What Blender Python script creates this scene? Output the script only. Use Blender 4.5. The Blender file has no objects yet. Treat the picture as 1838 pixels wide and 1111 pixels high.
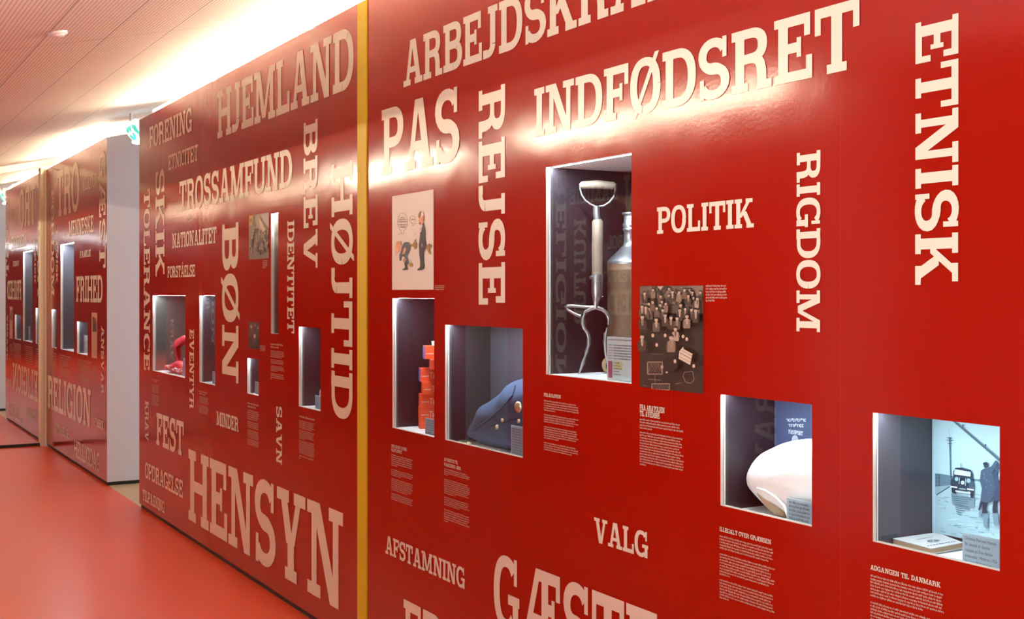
import bpy, bmesh, math, random
from mathutils import Vector
sc = bpy.context.scene
col = sc.collection
random.seed(7)

# ------------------------------------------------------------------ camera, world, exposure
F, CX, HY = 2130.0, 919.0, 525.0          # focal length in px, optical centre x, horizon row (1838x1111 frame)
D0, H = 2.087, 1.6                         # camera distance to the red wall (plane y=0), eye height
TH = math.atan(1252 / F); C, S = math.cos(TH), math.sin(TH)
cam_d = bpy.data.cameras.new('camera'); cam = bpy.data.objects.new('camera', cam_d); col.objects.link(cam)
cam.location = (0, -D0, H); cam.rotation_euler = (math.pi / 2, 0, math.atan2(C, S))
cam_d.sensor_fit = 'HORIZONTAL'; cam_d.sensor_width = 36; cam_d.lens = 36 * F / 1838
cam_d.shift_y = -(555.5 - HY) / 1838; cam_d.clip_start = 0.02
sc.camera = cam
w = bpy.data.worlds.new('world'); sc.world = w; w.use_nodes = True
bg = w.node_tree.nodes['Background']
bg.inputs[0].default_value = (0.80, 0.86, 1.0, 1); bg.inputs[1].default_value = 3.5
vs = sc.view_settings
vs.view_transform = 'Standard'; vs.look = 'None'; vs.gamma = 1; vs.use_curve_mapping = False
vs.exposure = -0.13
TUBE = 320.0        # cove tubes
LED = 155.0         # case strips
# added cool side fill, no window built, far right of the corridor mouth
ld = bpy.data.lights.new('hall_side_fill', 'AREA'); ld.shape = 'RECTANGLE'; ld.size = 5.0; ld.size_y = 1.8; ld.energy = 40; ld.color = (.80, .93, 1.0)
lo = bpy.data.objects.new('hall_side_fill', ld); col.objects.link(lo); lo.location = (0.5, -8.9, 1.7); lo.rotation_euler = (math.radians(90), 0, 0)
# added upward fill without a fixture, out of view, brightens the corridor ceiling
ld = bpy.data.lights.new('ceiling_fill', 'AREA'); ld.shape = 'RECTANGLE'; ld.size = 1.6; ld.size_y = .5; ld.energy = 190; ld.color = (.92, 1.0, .98)
lo = bpy.data.objects.new('ceiling_fill', ld); col.objects.link(lo); lo.location = (-2.2, -3.0, 0.9); lo.rotation_euler = (math.radians(170), math.radians(18), 0)
# added overhead fill for the enclosed hall, unseen behind the camera
for lx, ly in ((0.9, -1.6), (2.8, -3.6), (-1.5, -5.2), (1.2, -6.2)):
    ld = bpy.data.lights.new('hall_top_fill', 'AREA'); ld.shape = 'SQUARE'; ld.size = 1.0; ld.energy = 60; ld.color = (.84, .95, 1.0)
    lo = bpy.data.objects.new('hall_top_fill', ld); col.objects.link(lo); lo.location = (lx, ly, 2.58 if ly > -2 else 2.9)

def ray(px, py):
    a = (px - CX) / F
    return (-C + S * a, S + C * a, (HY - py) / F)
def aty(px, py, y=0.0):
    d = ray(px, py); t = (D0 + y) / d[1]
    return (t * d[0], y, H + t * d[2])
def atz(px, py, z):
    d = ray(px, py); t = (z - H) / d[2]
    return (t * d[0], -D0 + t * d[1], z)

# ------------------------------------------------------------------ materials
def lin(c):
    return tuple(((v / 255) / 12.92 if v / 255 <= .04045 else ((v / 255 + .055) / 1.055) ** 2.4) for v in c)
_mc = {}
def mat(name, c, rough=.5, metal=0., emit=None, es=0., spec=.5, coat=0.):
    if name in _mc: return _mc[name]
    m = bpy.data.materials.new(name); m.use_nodes = True
    b = m.node_tree.nodes['Principled BSDF']
    b.inputs['Base Color'].default_value = (*c, 1); b.inputs['Roughness'].default_value = rough
    b.inputs['Metallic'].default_value = metal; b.inputs['Specular IOR Level'].default_value = spec
    if coat: b.inputs['Coat Weight'].default_value = coat
    if emit: b.inputs['Emission Color'].default_value = (*emit, 1); b.inputs['Emission Strength'].default_value = es
    _mc[name] = m; return m
def ink(c, rough=.45):
    return mat('ink_%d_%d_%d' % tuple(c), lin(c), rough)
def nodes(m):
    nt = m.node_tree; return nt, nt.nodes, nt.links, nt.nodes['Principled BSDF']
def noisy(name, c, c2, scale, rough=.5, bump=0., metal=0., stretch=(1, 1, 1), detail=4):
    m = mat(name, c, rough, metal); nt, N, L, b = nodes(m)
    tc = N.new('ShaderNodeTexCoord'); mp = N.new('ShaderNodeMapping'); mp.inputs['Scale'].default_value = stretch
    tx = N.new('ShaderNodeTexNoise'); tx.inputs['Scale'].default_value = scale; tx.inputs['Detail'].default_value = detail
    L.new(tc.outputs['Object'], mp.inputs[0]); L.new(mp.outputs[0], tx.inputs['Vector'])
    mx = N.new('ShaderNodeMix'); mx.data_type = 'RGBA'
    mx.inputs['A'].default_value = (*c, 1); mx.inputs['B'].default_value = (*c2, 1)
    L.new(tx.outputs['Fac'], mx.inputs['Factor']); L.new(mx.outputs['Result'], b.inputs['Base Color'])
    if bump:
        bp = N.new('ShaderNodeBump'); bp.inputs['Strength'].default_value = bump; bp.inputs['Distance'].default_value = .01
        L.new(tx.outputs['Fac'], bp.inputs['Height']); L.new(bp.outputs[0], b.inputs['Normal'])
    return m

RED = (0.28, 0.0058, 0.0008)
def red_wall_material():
    m = mat('glossy_red_foil', RED, .13, spec=.42); nt, N, L, b = nodes(m)
    geo = N.new('ShaderNodeNewGeometry')
    n1 = N.new('ShaderNodeTexNoise'); n1.inputs['Scale'].default_value = 90; n1.inputs['Detail'].default_value = 2
    n2 = N.new('ShaderNodeTexNoise'); n2.inputs['Scale'].default_value = 3.0; n2.inputs['Detail'].default_value = 2
    L.new(geo.outputs['Position'], n1.inputs['Vector']); L.new(geo.outputs['Position'], n2.inputs['Vector'])
    b1 = N.new('ShaderNodeBump'); b1.inputs['Strength'].default_value = .06; b1.inputs['Distance'].default_value = .002
    b2 = N.new('ShaderNodeBump'); b2.inputs['Strength'].default_value = .10; b2.inputs['Distance'].default_value = .02
    L.new(n1.outputs['Fac'], b1.inputs['Height']); L.new(n2.outputs['Fac'], b2.inputs['Height'])
    L.new(b2.outputs[0], b1.inputs['Normal']); L.new(b1.outputs[0], b.inputs['Normal'])
    # foil joints: thin vertical seams at fixed places along the wall
    sp = N.new('ShaderNodeSeparateXYZ'); L.new(geo.outputs['Position'], sp.inputs[0])
    acc = None
    for sx in (-2.02, -2.66, -3.42, -4.12, -5.2, -6.7, -7.6, -8.4, -11.0, -12.2):
        su = N.new('ShaderNodeMath'); su.operation = 'SUBTRACT'; su.inputs[1].default_value = sx; L.new(sp.outputs['X'], su.inputs[0])
        ab = N.new('ShaderNodeMath'); ab.operation = 'ABSOLUTE'; L.new(su.outputs[0], ab.inputs[0])
        lt = N.new('ShaderNodeMath'); lt.operation = 'LESS_THAN'; lt.inputs[1].default_value = .0012; L.new(ab.outputs[0], lt.inputs[0])
        if acc is None: acc = lt
        else:
            ad = N.new('ShaderNodeMath'); ad.operation = 'MAXIMUM'; L.new(acc.outputs[0], ad.inputs[0]); L.new(lt.outputs[0], ad.inputs[1]); acc = ad
    mx = N.new('ShaderNodeMix'); mx.data_type = 'RGBA'
    mx.inputs['A'].default_value = (*RED, 1); mx.inputs['B'].default_value = (.36, .009, .005, 1)
    L.new(acc.outputs[0], mx.inputs['Factor']); L.new(mx.outputs['Result'], b.inputs['Base Color'])
    return m
M_RED = red_wall_material()
M_TXT = mat('cream_vinyl', (0.66, 0.605, 0.485), .24, spec=.5)
M_CAP = mat('cream_print', (0.64, 0.52, 0.42), .33, spec=.4)
M_YEL = mat('ochre_yellow_paint', (0.58, 0.43, 0.012), .5)
M_WHITE = mat('white_paint', (0.72, 0.70, 0.69), .55)
M_REVEAL = mat('cream_board_edge', (0.74, 0.70, 0.62), .5)
M_CFLOOR = mat('white_laminate', (0.82, 0.83, 0.84), .4)
M_DARK = mat('dark_grey_panel', (0.048, 0.044, 0.058), .42)
M_BLACK = mat('black_plinth', (0.010, 0.007, 0.006), .6)
M_FRAME = mat('beige_painted_frame', (0.86, 0.85, 0.64), .45)
M_STEEL = noisy('worn_steel', (0.45, 0.46, 0.48), (0.28, 0.27, 0.27), 40, .35, .05, .9)
M_WOOD = noisy('worn_ash_wood', (0.22, 0.175, 0.13), (0.14, 0.105, 0.075), 30, .55, .1, 0, (1, 1, .15))
M_CARD = mat('white_card', (0.66, 0.70, 0.74), .5)
def card_stock():
    m = bpy.data.materials.new('thin_blue_white_card'); m.use_nodes = True; nt = m.node_tree; b = nt.nodes['Principled BSDF']
    b.inputs['Base Color'].default_value = (.50, .60, .66, 1); b.inputs['Roughness'].default_value = .5
    t = nt.nodes.new('ShaderNodeBsdfTranslucent'); t.inputs[0].default_value = (.72, .84, .90, 1)
    x = nt.nodes.new('ShaderNodeMixShader'); x.inputs[0].default_value = .72
    nt.links.new(b.outputs[0], x.inputs[1]); nt.links.new(t.outputs[0], x.inputs[2]); nt.links.new(x.outputs[0], nt.nodes['Material Output'].inputs[0]); return m
M_STOCK = card_stock()
M_END = mat('pale_grey_paint', (.62, .63, .66), .55)
M_INKB = mat('dark_print', (0.06, 0.06, 0.07), .6)

def glass_material():
    m = bpy.data.materials.new('clear_glass'); m.use_nodes = True; nt = m.node_tree; nt.nodes.clear()
    o = nt.nodes.new('ShaderNodeOutputMaterial'); mx = nt.nodes.new('ShaderNodeMixShader')
    tr = nt.nodes.new('ShaderNodeBsdfTransparent'); tr.inputs[0].default_value = (.97, .985, .98, 1)
    gl = nt.nodes.new('ShaderNodeBsdfGlossy'); gl.inputs['Roughness'].default_value = 0.0
    fr = nt.nodes.new('ShaderNodeFresnel'); geo = nt.nodes.new('ShaderNodeNewGeometry'); ma = nt.nodes.new('ShaderNodeMath'); ma.operation = 'MULTIPLY_ADD'
    ma.inputs[1].default_value = 1 / 1.5 - 1.5; ma.inputs[2].default_value = 1.5      # outside index, inverted when leaving the pane
    nt.links.new(geo.outputs['Backfacing'], ma.inputs[0]); nt.links.new(ma.outputs[0], fr.inputs[0])
    nt.links.new(fr.outputs[0], mx.inputs[0]); nt.links.new(tr.outputs[0], mx.inputs[1]); nt.links.new(gl.outputs[0], mx.inputs[2])
    nt.links.new(mx.outputs[0], o.inputs[0]); return m
M_GLASS = glass_material()

def ceiling_material():
    m = mat('slotted_white_ceiling', (.7, .66, .6), .7); nt, N, L, b = nodes(m)
    geo = N.new('ShaderNodeNewGeometry'); sp = N.new('ShaderNodeSeparateXYZ'); L.new(geo.outputs['Position'], sp.inputs[0])
    def band(src, period, off, width):
        a = N.new('ShaderNodeMath'); a.operation = 'ADD'; a.inputs[1].default_value = off; L.new(src, a.inputs[0])
        d = N.new('ShaderNodeMath'); d.operation = 'DIVIDE'; d.inputs[1].default_value = period; L.new(a.outputs[0], d.inputs[0])
        f = N.new('ShaderNodeMath'); f.operation = 'FRACT'; L.new(d.outputs[0], f.inputs[0])
        g = N.new('ShaderNodeMath'); g.operation = 'LESS_THAN'; g.inputs[1].default_value = width / period; L.new(f.outputs[0], g.inputs[0])
        return g
    slot = band(sp.outputs['Y'], .0181, 10, .0055)
    seam = band(sp.outputs['Y'], .30, 10.227, .004)
    seamx = band(sp.outputs['X'], 2.4, 24.9, .005)
    m1 = N.new('ShaderNodeMix'); m1.data_type = 'RGBA'; m1.inputs['A'].default_value = (.82, .78, .72, 1); m1.inputs['B'].default_value = (.52, .48, .43, 1)
    L.new(slot.outputs[0], m1.inputs['Factor'])
    mxx = N.new('ShaderNodeMath'); mxx.operation = 'MAXIMUM'; L.new(seam.outputs[0], mxx.inputs[0]); L.new(seamx.outputs[0], mxx.inputs[1])
    m2 = N.new('ShaderNodeMix'); m2.data_type = 'RGBA'; m2.inputs['B'].default_value = (.16, .13, .11, 1)
    L.new(m1.outputs['Result'], m2.inputs['A']); L.new(mxx.outputs[0], m2.inputs['Factor'])
    L.new(m2.outputs['Result'], b.inputs['Base Color']); return m
M_CEIL = ceiling_material()
M_FLOOR = noisy('red_linoleum', (0.72, 0.068, 0.020), (0.66, 0.060, 0.017), 6, .30, .015)
M_OAK = noisy('pale_oak_floor', (0.55, 0.40, 0.22), (0.46, 0.32, 0.17), 14, .4, 0, 0, (1, .06, 1))

# ------------------------------------------------------------------ mesh builder and tagging
class MB:
    def __init__(s): s.v = []; s.f = []; s.m = []; s.mats = []; s.sm = []
    def mi(s, m):
        if m not in s.mats: s.mats.append(m)
        return s.mats.index(m)
    def poly(s, pts, m, smooth=False):
        k = len(s.v); s.v += [tuple(p) for p in pts]; s.f.append(list(range(k, k + len(pts)))); s.m.append(s.mi(m)); s.sm.append(smooth)
    def grid(s, rows, m, smooth=True, closed=False):
        k = len(s.v); n = len(rows[0]); i_m = s.mi(m)
        for r in rows: s.v += [tuple(p) for p in r]
        for i in range(len(rows) - 1):
            for j in range(n if closed else n - 1):
                j2 = (j + 1) % n
                s.f.append([k + i * n + j, k + i * n + j2, k + (i + 1) * n + j2, k + (i + 1) * n + j]); s.m.append(i_m); s.sm.append(smooth)
    def box(s, a, b, m):
        x0, y0, z0 = a; x1, y1, z1 = b
        P = [(x0, y0, z0), (x1, y0, z0), (x1, y1, z0), (x0, y1, z0), (x0, y0, z1), (x1, y0, z1), (x1, y1, z1), (x0, y1, z1)]
        s.hexa(P, m)
    def hexa(s, P, m):
        k = len(s.v); s.v += [tuple(p) for p in P]; i = s.mi(m)
        for q in ((3, 2, 1, 0), (4, 5, 6, 7), (0, 1, 5, 4), (1, 2, 6, 5), (2, 3, 7, 6), (3, 0, 4, 7)):
            s.f.append([k + j for j in q]); s.m.append(i); s.sm.append(False)
    def tube(s, pts, r, m, n=10, caps=True):
        pts = [Vector(p) for p in pts]; rr = r if isinstance(r, (list, tuple)) else [r] * len(pts)
        rows = []; up = Vector((0.13, .21, 1)).normalized()
        for i, p in enumerate(pts):
            t = (pts[min(i + 1, len(pts) - 1)] - pts[max(i - 1, 0)]).normalized()
            a = t.cross(up)
            if a.length < .05: a = t.cross(Vector((1, 0, 0)))
            a.normalize(); b = t.cross(a).normalized()
            rows.append([p + (a * math.cos(2 * math.pi * j / n) + b * math.sin(2 * math.pi * j / n)) * rr[i] for j in range(n)])
        s.grid(rows, m, True, True)
        if caps: s.poly(rows[0][::-1], m); s.poly(rows[-1], m)
    def lathe(s, prof, c, m, n=40):
        rows = [[(c[0] + r * math.cos(2 * math.pi * j / n), c[1] + r * math.sin(2 * math.pi * j / n), z) for j in range(n)] for r, z in prof]
        s.grid(rows, m, True, True)
    def puff(s, outline, y0, front, back, m, rings=7, fn=None):
        """closed outline of (x,z) swollen towards -y (front) and +y (back)"""
        cx = sum(p[0] for p in outline) / len(outline); cz = sum(p[1] for p in outline) / len(outline)
        rows = []
        for k in range(-rings, rings + 1):
            a = k / rings * math.pi / 2 * .97; sc_ = math.cos(a) ** .8; dy = math.sin(a)
            y = y0 + (dy * back if dy > 0 else dy * front)
            r = []
            for (x, z) in outline:
                X, Z = cx + (x - cx) * sc_, cz + (z - cz) * sc_
                r.append((X, y + (fn(X, Z) if fn else 0), Z))
            rows.append(r)
        s.grid(rows, m, True, True); s.poly(rows[0], m, True); s.poly(rows[-1][::-1], m, True)
    def build(s, name, parent=None, recalc=True, loc=None):
        me = bpy.data.meshes.new(name)
        off = Vector(parent['_o']) if parent is not None else (Vector(loc) if loc else Vector((0, 0, 0)))
        me.from_pydata([tuple(Vector(p) - off) for p in s.v], [], s.f)
        for m in s.mats: me.materials.append(m)
        me.polygons.foreach_set('material_index', s.m); me.polygons.foreach_set('use_smooth', s.sm)
        me.update()
        if recalc:
            bm = bmesh.new(); bm.from_mesh(me); bmesh.ops.recalc_face_normals(bm, faces=bm.faces[:]); bm.to_mesh(me); bm.free()
        o = bpy.data.objects.new(name, me); col.objects.link(o)
        if parent is not None: o.parent = parent
        else: o.location = off
        return o
def thing(name, label, cat, loc, group=None):
    o = bpy.data.objects.new(name, None); col.objects.link(o); o.location = loc; o.empty_display_size = .1
    o['_o'] = tuple(loc); return tag(o, label, cat, group)
def tag(o, label, cat, group=None):
    o['label'] = label; o['category'] = cat
    if group: o['group'] = group
    return o
def struct(o, label=None):
    o['kind'] = 'structure'
    if label: o['label'] = label
    return o

# ------------------------------------------------------------------ slab serif letter shapes (cap height 1)
ST, TN, SF, OV = .205, .155, .135, .085
def rc(x0, y0, x1, y1): return [(x0, y0), (x1, y0), (x1, y1), (x0, y1)]
def dg(xa, ya, xb, yb, wd): return [(xa - wd / 2, ya), (xa + wd / 2, ya), (xb + wd / 2, yb), (xb - wd / 2, yb)]
def stem(x, bot=True, top=True, wd=ST):
    g = [rc(x - wd / 2, 0, x + wd / 2, 1)]
    if bot: g.append(rc(x - wd / 2 - OV, 0, x + wd / 2 + OV, SF))
    if top: g.append(rc(x - wd / 2 - OV, 1 - SF, x + wd / 2 + OV, 1))
    return g
def sweep(pts, wf=None, wh=None):
    L, R = [], []; n = len(pts)
    for i, p in enumerate(pts):
        a, b = pts[max(i - 1, 0)], pts[min(i + 1, n - 1)]
        tx, ty = b[0] - a[0], b[1] - a[1]; l = math.hypot(tx, ty) or 1; tx /= l; ty /= l
        wd = (wf(i / (n - 1)) if wf else math.sqrt((ST * ty) ** 2 + (TN * tx) ** 2)) / 2
        L.append((p[0] - ty * wd, p[1] + tx * wd)); R.append((p[0] + ty * wd, p[1] - tx * wd))
    return [[R[i], R[i + 1], L[i + 1], L[i]] for i in range(n - 1)]
def arc(cx, cy, rx, ry, a0, a1, n=16, e=2.35):
    out = []
    for i in range(n + 1):
        a = math.radians(a0 + (a1 - a0) * i / n); c_, s_ = math.cos(a), math.sin(a)
        out.append((cx + rx * math.copysign(abs(c_) ** (2 / e), c_), cy + ry * math.copysign(abs(s_) ** (2 / e), s_)))
    return out
X0 = OV + ST / 2
def bowl(xc, xr, y0, y1):
    rx = xr - ST / 2 - xc; ry = (y1 - y0) / 2 - TN / 2
    return [rc(X0, y1 - TN, xc, y1), rc(X0, y0, xc, y0 + TN)] + sweep(arc(xc, (y0 + y1) / 2, rx, ry, 90, -90))
def g_O(w=.86):
    return sweep(arc(w / 2, .5, w / 2 - ST / 2, .5 + .012 - TN / 2, 0, 360, 32))
def g_S():
    r = (1.024 - TN) / 4; cx = .38
    top = arc(cx, .5 + r, .38 - ST / 2 - .01, r, 25, 270, 14, 2.1); bot = arc(cx, .5 - r, .38 - ST / 2 + .01, r, 90, -155, 14, 2.1)
    pts = top + bot[1:]
    def wf(t):
        d = abs(t - .5); k = max(0, 1 - d / .16)
        i = min(int(t * (len(pts) - 1)), len(pts) - 2); tx = pts[i + 1][0] - pts[i][0]; ty = pts[i + 1][1] - pts[i][1]; l = math.hypot(tx, ty)
        return max(math.sqrt((ST * ty / l) ** 2 + (TN * tx / l) ** 2), ST * .98 * k + TN * (1 - k) * .9)
    return sweep(pts, wf) + [rc(.60, .66, .70, 1.0), rc(.055, 0, .155, .34)]
def g_A(dx=0, w=.96):
    return [dg(dx + .20, .05, dx + .43, 1, .15), dg(dx + .77, .05, dx + .52, 1, .215), rc(dx + .355, .88, dx + .628, 1), rc(dx + .26, .27, dx + .72, .40),
            rc(dx, 0, dx + .37, SF), rc(dx + .58, 0, dx + w, SF)]
GL = {}
GL['I'] = (2 * X0, stem(X0))
GL['H'] = (1.0, stem(X0) + stem(1.0 - X0) + [rc(X0, .43, 1 - X0, .43 + TN)])
GL['E'] = (.78, stem(X0, 1, 1) + [rc(X0, 1 - TN, .74, 1), rc(.62, .66, .74, 1), rc(X0, 0, .78, TN), rc(.66, 0, .78, .36), rc(X0, .435, .56, .435 + TN), rc(.47, .36, .56, .66)])
GL['F'] = (.75, stem(X0, 1, 1) + [rc(X0, 1 - TN, .75, 1), rc(.63, .62, .75, 1), rc(X0, .42, .57, .42 + TN), rc(.48, .34, .57, .66)])
GL['L'] = (.74, stem(X0, 1, 1) + [rc(X0, 0, .74, TN), rc(.62, 0, .74, .38)])
GL['T'] = (.84, [rc(.0, 1 - TN, .84, 1), rc(0, .60, .115, 1), rc(.725, .60, .84, 1), rc(.42 - ST / 2, 0, .42 + ST / 2, 1), rc(.42 - ST / 2 - OV, 0, .42 + ST / 2 + OV, SF)])
GL['D'] = (.88, stem(X0, 1, 1)[:1] + [rc(0, 0, .3, TN), rc(0, 1 - TN, .3, 1)] + bowl(.40, .88, 0, 1))
GL['B'] = (.83, stem(X0)[:1] + [rc(0, 0, .3, TN), rc(0, 1 - TN, .3, 1)] + bowl(.46, .80, .46, 1) + bowl(.44, .83, 0, .46 + TN * .9))
GL['P'] = (.80, stem(X0, 1, 1)[:2] + [rc(0, 1 - TN, .3, 1)] + bowl(.42, .80, .40, 1))
GL['R'] = (.90, stem(X0, 1, 1)[:2] + [rc(0, 1 - TN, .3, 1)] + bowl(.43, .80, .44, 1) +
           sweep([(.40, .52), (.52, .515), (.60, .48), (.655, .40), (.68, .28), (.685, .08), (.685, 0)], lambda t: TN + (ST - TN) * min(1, t * 1.6)) + [rc(.62, 0, .90, SF)])
GL['O'] = (.86, g_O())
GL['Ø'] = (.86, g_O() + [dg(.10, -.07, .76, 1.07, .115)])
GL['C'] = (.82, sweep(arc(.43, .5, .43 - ST / 2, .512 - TN / 2, 42, 318, 24)) + [rc(.70, .62, .80, 1)])
GL['G'] = (.88, sweep(arc(.43, .5, .43 - ST / 2, .512 - TN / 2, 42, 312, 24)) + [rc(.70, .64, .80, 1), rc(.66, 0, .84, .46), rc(.50, .36, .88, .36 + SF)])
GL['S'] = (.76, g_S())
GL['A'] = (.96, g_A())
GL['Å'] = (.96, g_A() + sweep(arc(.49, 1.17, .085, .085, 0, 360, 16, 2), lambda t: .055))
GL['Æ'] = (1.26, [dg(.18, .05, .56, 1, .16), rc(0, 0, .36, SF), rc(.30, .27, .74, .40), rc(.66, 0, .66 + ST, 1), rc(.56, 0, .9, SF), rc(.48, 1 - TN, 1.22, 1), rc(1.10, .66, 1.22, 1),
                  rc(.66, 0, 1.26, TN), rc(1.14, 0, 1.26, .36), rc(.66, .435, 1.06, .435 + TN), rc(.97, .36, 1.06, .66)])
GL['N'] = (1.0, [rc(.13, 0, .28, 1), rc(0, 1 - SF, .36, 1), rc(0, 0, .38, SF), rc(.73, 0, .88, 1), rc(.62, 1 - SF, 1.0, 1), dg(.25, 1, .765, 0, .23)])
GL['M'] = (1.24, [rc(.12, 0, .27, 1), rc(0, 1 - SF, .36, 1), rc(0, 0, .38, SF), rc(.93, 0, 1.13, 1), rc(.88, 1 - SF, 1.24, 1), rc(.83, 0, 1.24, SF), dg(.26, 1, .575, .06, .21), dg(.96, 1, .61, .06, .14)])
GL['V'] = (.94, [dg(.20, 1, .46, 0, .22), dg(.76, 1, .51, 0, .15), rc(0, 1 - SF, .40, 1), rc(.58, 1 - SF, .94, 1), rc(.37, 0, .58, .08)])
GL['Y'] = (.92, [dg(.20, 1, .42, .40, .21), dg(.74, 1, .50, .40, .15), rc(.46 - ST / 2, 0, .46 + ST / 2, .46), rc(.46 - ST / 2 - OV, 0, .46 + ST / 2 + OV, SF), rc(0, 1 - SF, .40, 1), rc(.56, 1 - SF, .92, 1)])
GL['K'] = (.96, stem(X0) + [dg(.28, .36, .76, 1, .17), dg(.48, .56, .80, .0, .23), rc(.56, 1 - SF, .90, 1), rc(.60, 0, .96, SF)])
GL['U'] = (.96, [rc(OV, .3, OV + ST, 1), rc(0, 1 - SF, OV * 2 + ST, 1), rc(.71, .3, .87, 1), rc(.62, 1 - SF, .96, 1)] + sweep(arc(.485, .31, .30, .32 - TN / 2, 180, 360, 14)))
GL['J'] = (.58, [rc(.28, .26, .28 + ST, 1), rc(.28 - OV, 1 - SF, .28 + ST + OV, 1)] + sweep(arc(.20, .25, .28 + ST / 2 - .20, .25 - TN / 2, 0, -100, 8, 2)) + [rc(0, 0, .17, SF * 1.25)])
GAP, SPC = .055, .42
def layout(t):
    x = 0; out = []
    for ch in t:
        if ch == ' ': x += SPC; continue
        wd, ps = GL[ch]; out.append((x, ps, wd)); x += wd + GAP
    return out, x - GAP
def lay_word(mb, text, xa, xb, z0, z1, m, vertical=False, y=-.0012, flip=False, fit=None):
    """flat letters on a wall plane; xa..xb, z0..z1 is the box of the capitals. flip: read from the other side (wall faces +y)."""
    L, tot = layout(text)
    if fit: tot = layout(fit)[1]
    k = 0
    for gx, ps, wd in L:
        for p in ps:
            k += 1; yk = y + (k % 61) * (.00002 if flip else -.00002); q = []      # pieces overlap, so each lies a hair above the last
            for (a, b) in p:
                if vertical: u, v = b, 1 - (gx + a) / tot
                else: u, v = (gx + a) / tot, b
                X = xb - u * (xb - xa) if flip else xa + u * (xb - xa)
                q.append((X, yk, z0 + v * (z1 - z0)))
            mb.poly(q, m)
FONT = {}
def font_tris(text):
    """outline of a line of small print as triangles in (x,y), from the built-in sans letters"""
    if text not in FONT:
        cu = bpy.data.curves.new('small_print', 'FONT'); cu.body = text; cu.resolution_u = 2; cu.size = 1
        o = bpy.data.objects.new('small_print', cu); col.objects.link(o); bpy.context.view_layer.update()
        me = bpy.data.meshes.new_from_object(o.evaluated_get(bpy.context.evaluated_depsgraph_get()))
        FONT[text] = ([tuple(v.co[:2]) for v in me.vertices], [list(p.vertices) for p in me.polygons])
        bpy.data.objects.remove(o); bpy.data.curves.remove(cu); bpy.data.meshes.remove(me)
    return FONT[text]
def lay_font(mb, text, m, fn):
    V, Fc = font_tris(text)
    for f in Fc: mb.poly([fn(*V[i]) for i in f], m)

# ------------------------------------------------------------------ the setting
XE, XB, XF, XG, XM = 1.2, -9.033, -10.166, -13.10, -13.20     # near block, doorway, far block, mirror plane
ZT, SL, ZC = 2.885, .23, 2.99                                 # block top and ceiling height at the wall plane, their slope
YV, YO = -1.6, -3.2                                           # low line of the ceiling, opposite wall
def ceil_z(y): return ZC + SL * (y if y > YV else 2 * YV - y)

CASES = {}   # name: (x0, x1, z0, z1, depth)
def cs(k, xl, xr, a, b, c, d, depth):
    p, q, r, t = aty(xl, a), aty(xl, b), aty(xr, c), aty(xr, d)
    CASES[k] = (p[0], r[0], (q[2] + t[2]) / 2, (p[2] + r[2]) / 2, depth)
cs('photo', 1566.5, 1794.4, 740, 971.8, 765.8, 1025, .20)
cs('passport', 1293.1, 1457.2, 707.7, 907.1, 726, 945.2, .195)
cs('fork', 980, 1133.5, 300, 672.2, 273.5, 688.6, .44)
cs('uniform', 799, 938.3, 582.5, 789.8, 589.8, 821.3, .20)
cs('boxes', 704.3, 779.3, 534.6, 767.7, 536.2, 785, .34)
cs('small_item', 536.4, 575.3, 586.2, 729.7, 588.8, 737.5, .30)
cs('square', 443.8, 464.2, 642.4, 706, 644.5, 710.7, .26)
cs('slot', 486.5, 499.5, 382.2, 599, 381.7, 599.5, .24)
cs('black', 358, 386.2, 530.5, 685.9, 530.5, 692, .34)
cs('lace', 274, 332.4, 530.5, 665.2, 530.5, 678.8, .40)
cs('far_narrow', 92.7, 101.7, 554.7, 623.5, 555, 625, .26)
cs('far_tall', 108.7, 132.6, 439.2, 626.6, 434.6, 632, .17)
cs('far_paper', 138.3, 157.3, 577.6, 634, 578, 638, .24)

def block(name, x0, x1, y0, depth, holes, sign=1, ends=M_END, zb=.03):
    """wall block with its red face on y0; sign=1 faces -y, sign=-1 faces +y"""
    mb = MB()
    xs = sorted({x0, x1, *[h[0] for h in holes], *[h[1] for h in holes]})
    zs = sorted({zb, ZT, *[h[2] for h in holes], *[h[3] for h in holes]})
    for i in range(len(xs) - 1):
        for j in range(len(zs) - 1):
            xm, zm = (xs[i] + xs[i + 1]) / 2, (zs[j] + zs[j + 1]) / 2
            if any(h[0] < xm < h[1] and h[2] < zm < h[3] for h in holes): continue
            mb.poly([(xs[i], y0, zs[j]), (xs[i + 1], y0, zs[j]), (xs[i + 1], y0, zs[j + 1]), (xs[i], y0, zs[j + 1])], M_RED)
    y1 = y0 + sign * depth; zt = ZT + SL * depth
    for x in (x0, x1): mb.poly([(x, y0, zb), (x, y1, zb), (x, y1, zt), (x, y0, ZT)], ends)
    mb.poly([(x0, y1, zb), (x1, y1, zb), (x1, y1, zt), (x0, y1, zt)], ends)
    mb.poly([(x0, y0, ZT), (x1, y0, ZT), (x1, y1, zt), (x0, y1, zt)], ends)
    mb.poly([(x0, y0, zb), (x1, y0, zb), (x1, y1, zb), (x0, y1, zb)], M_BLACK)
    return mb.build(name, recalc=False)
near_h = [CASES[k][:4] for k in CASES if not k.startswith('far')]
far_h = [CASES[k][:4] for k in CASES if k.startswith('far')]
struct(block('wall_near', XB, XE, 0, .8, near_h), 'glossy red exhibition wall with cream words, right of the doorway')
struct(block('wall_far', XM - .02, XF, 0, .8, far_h), 'glossy red exhibition wall with pale end face, beyond the doorway')
for nm, a, b in (('baseboard_near', XB, XE), ('baseboard_far', XM - .02, XF)):
    mb = MB(); mb.box((a + .012, .012, 0), (b - .012, .78, .031), M_BLACK); struct(mb.build(nm))

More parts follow.
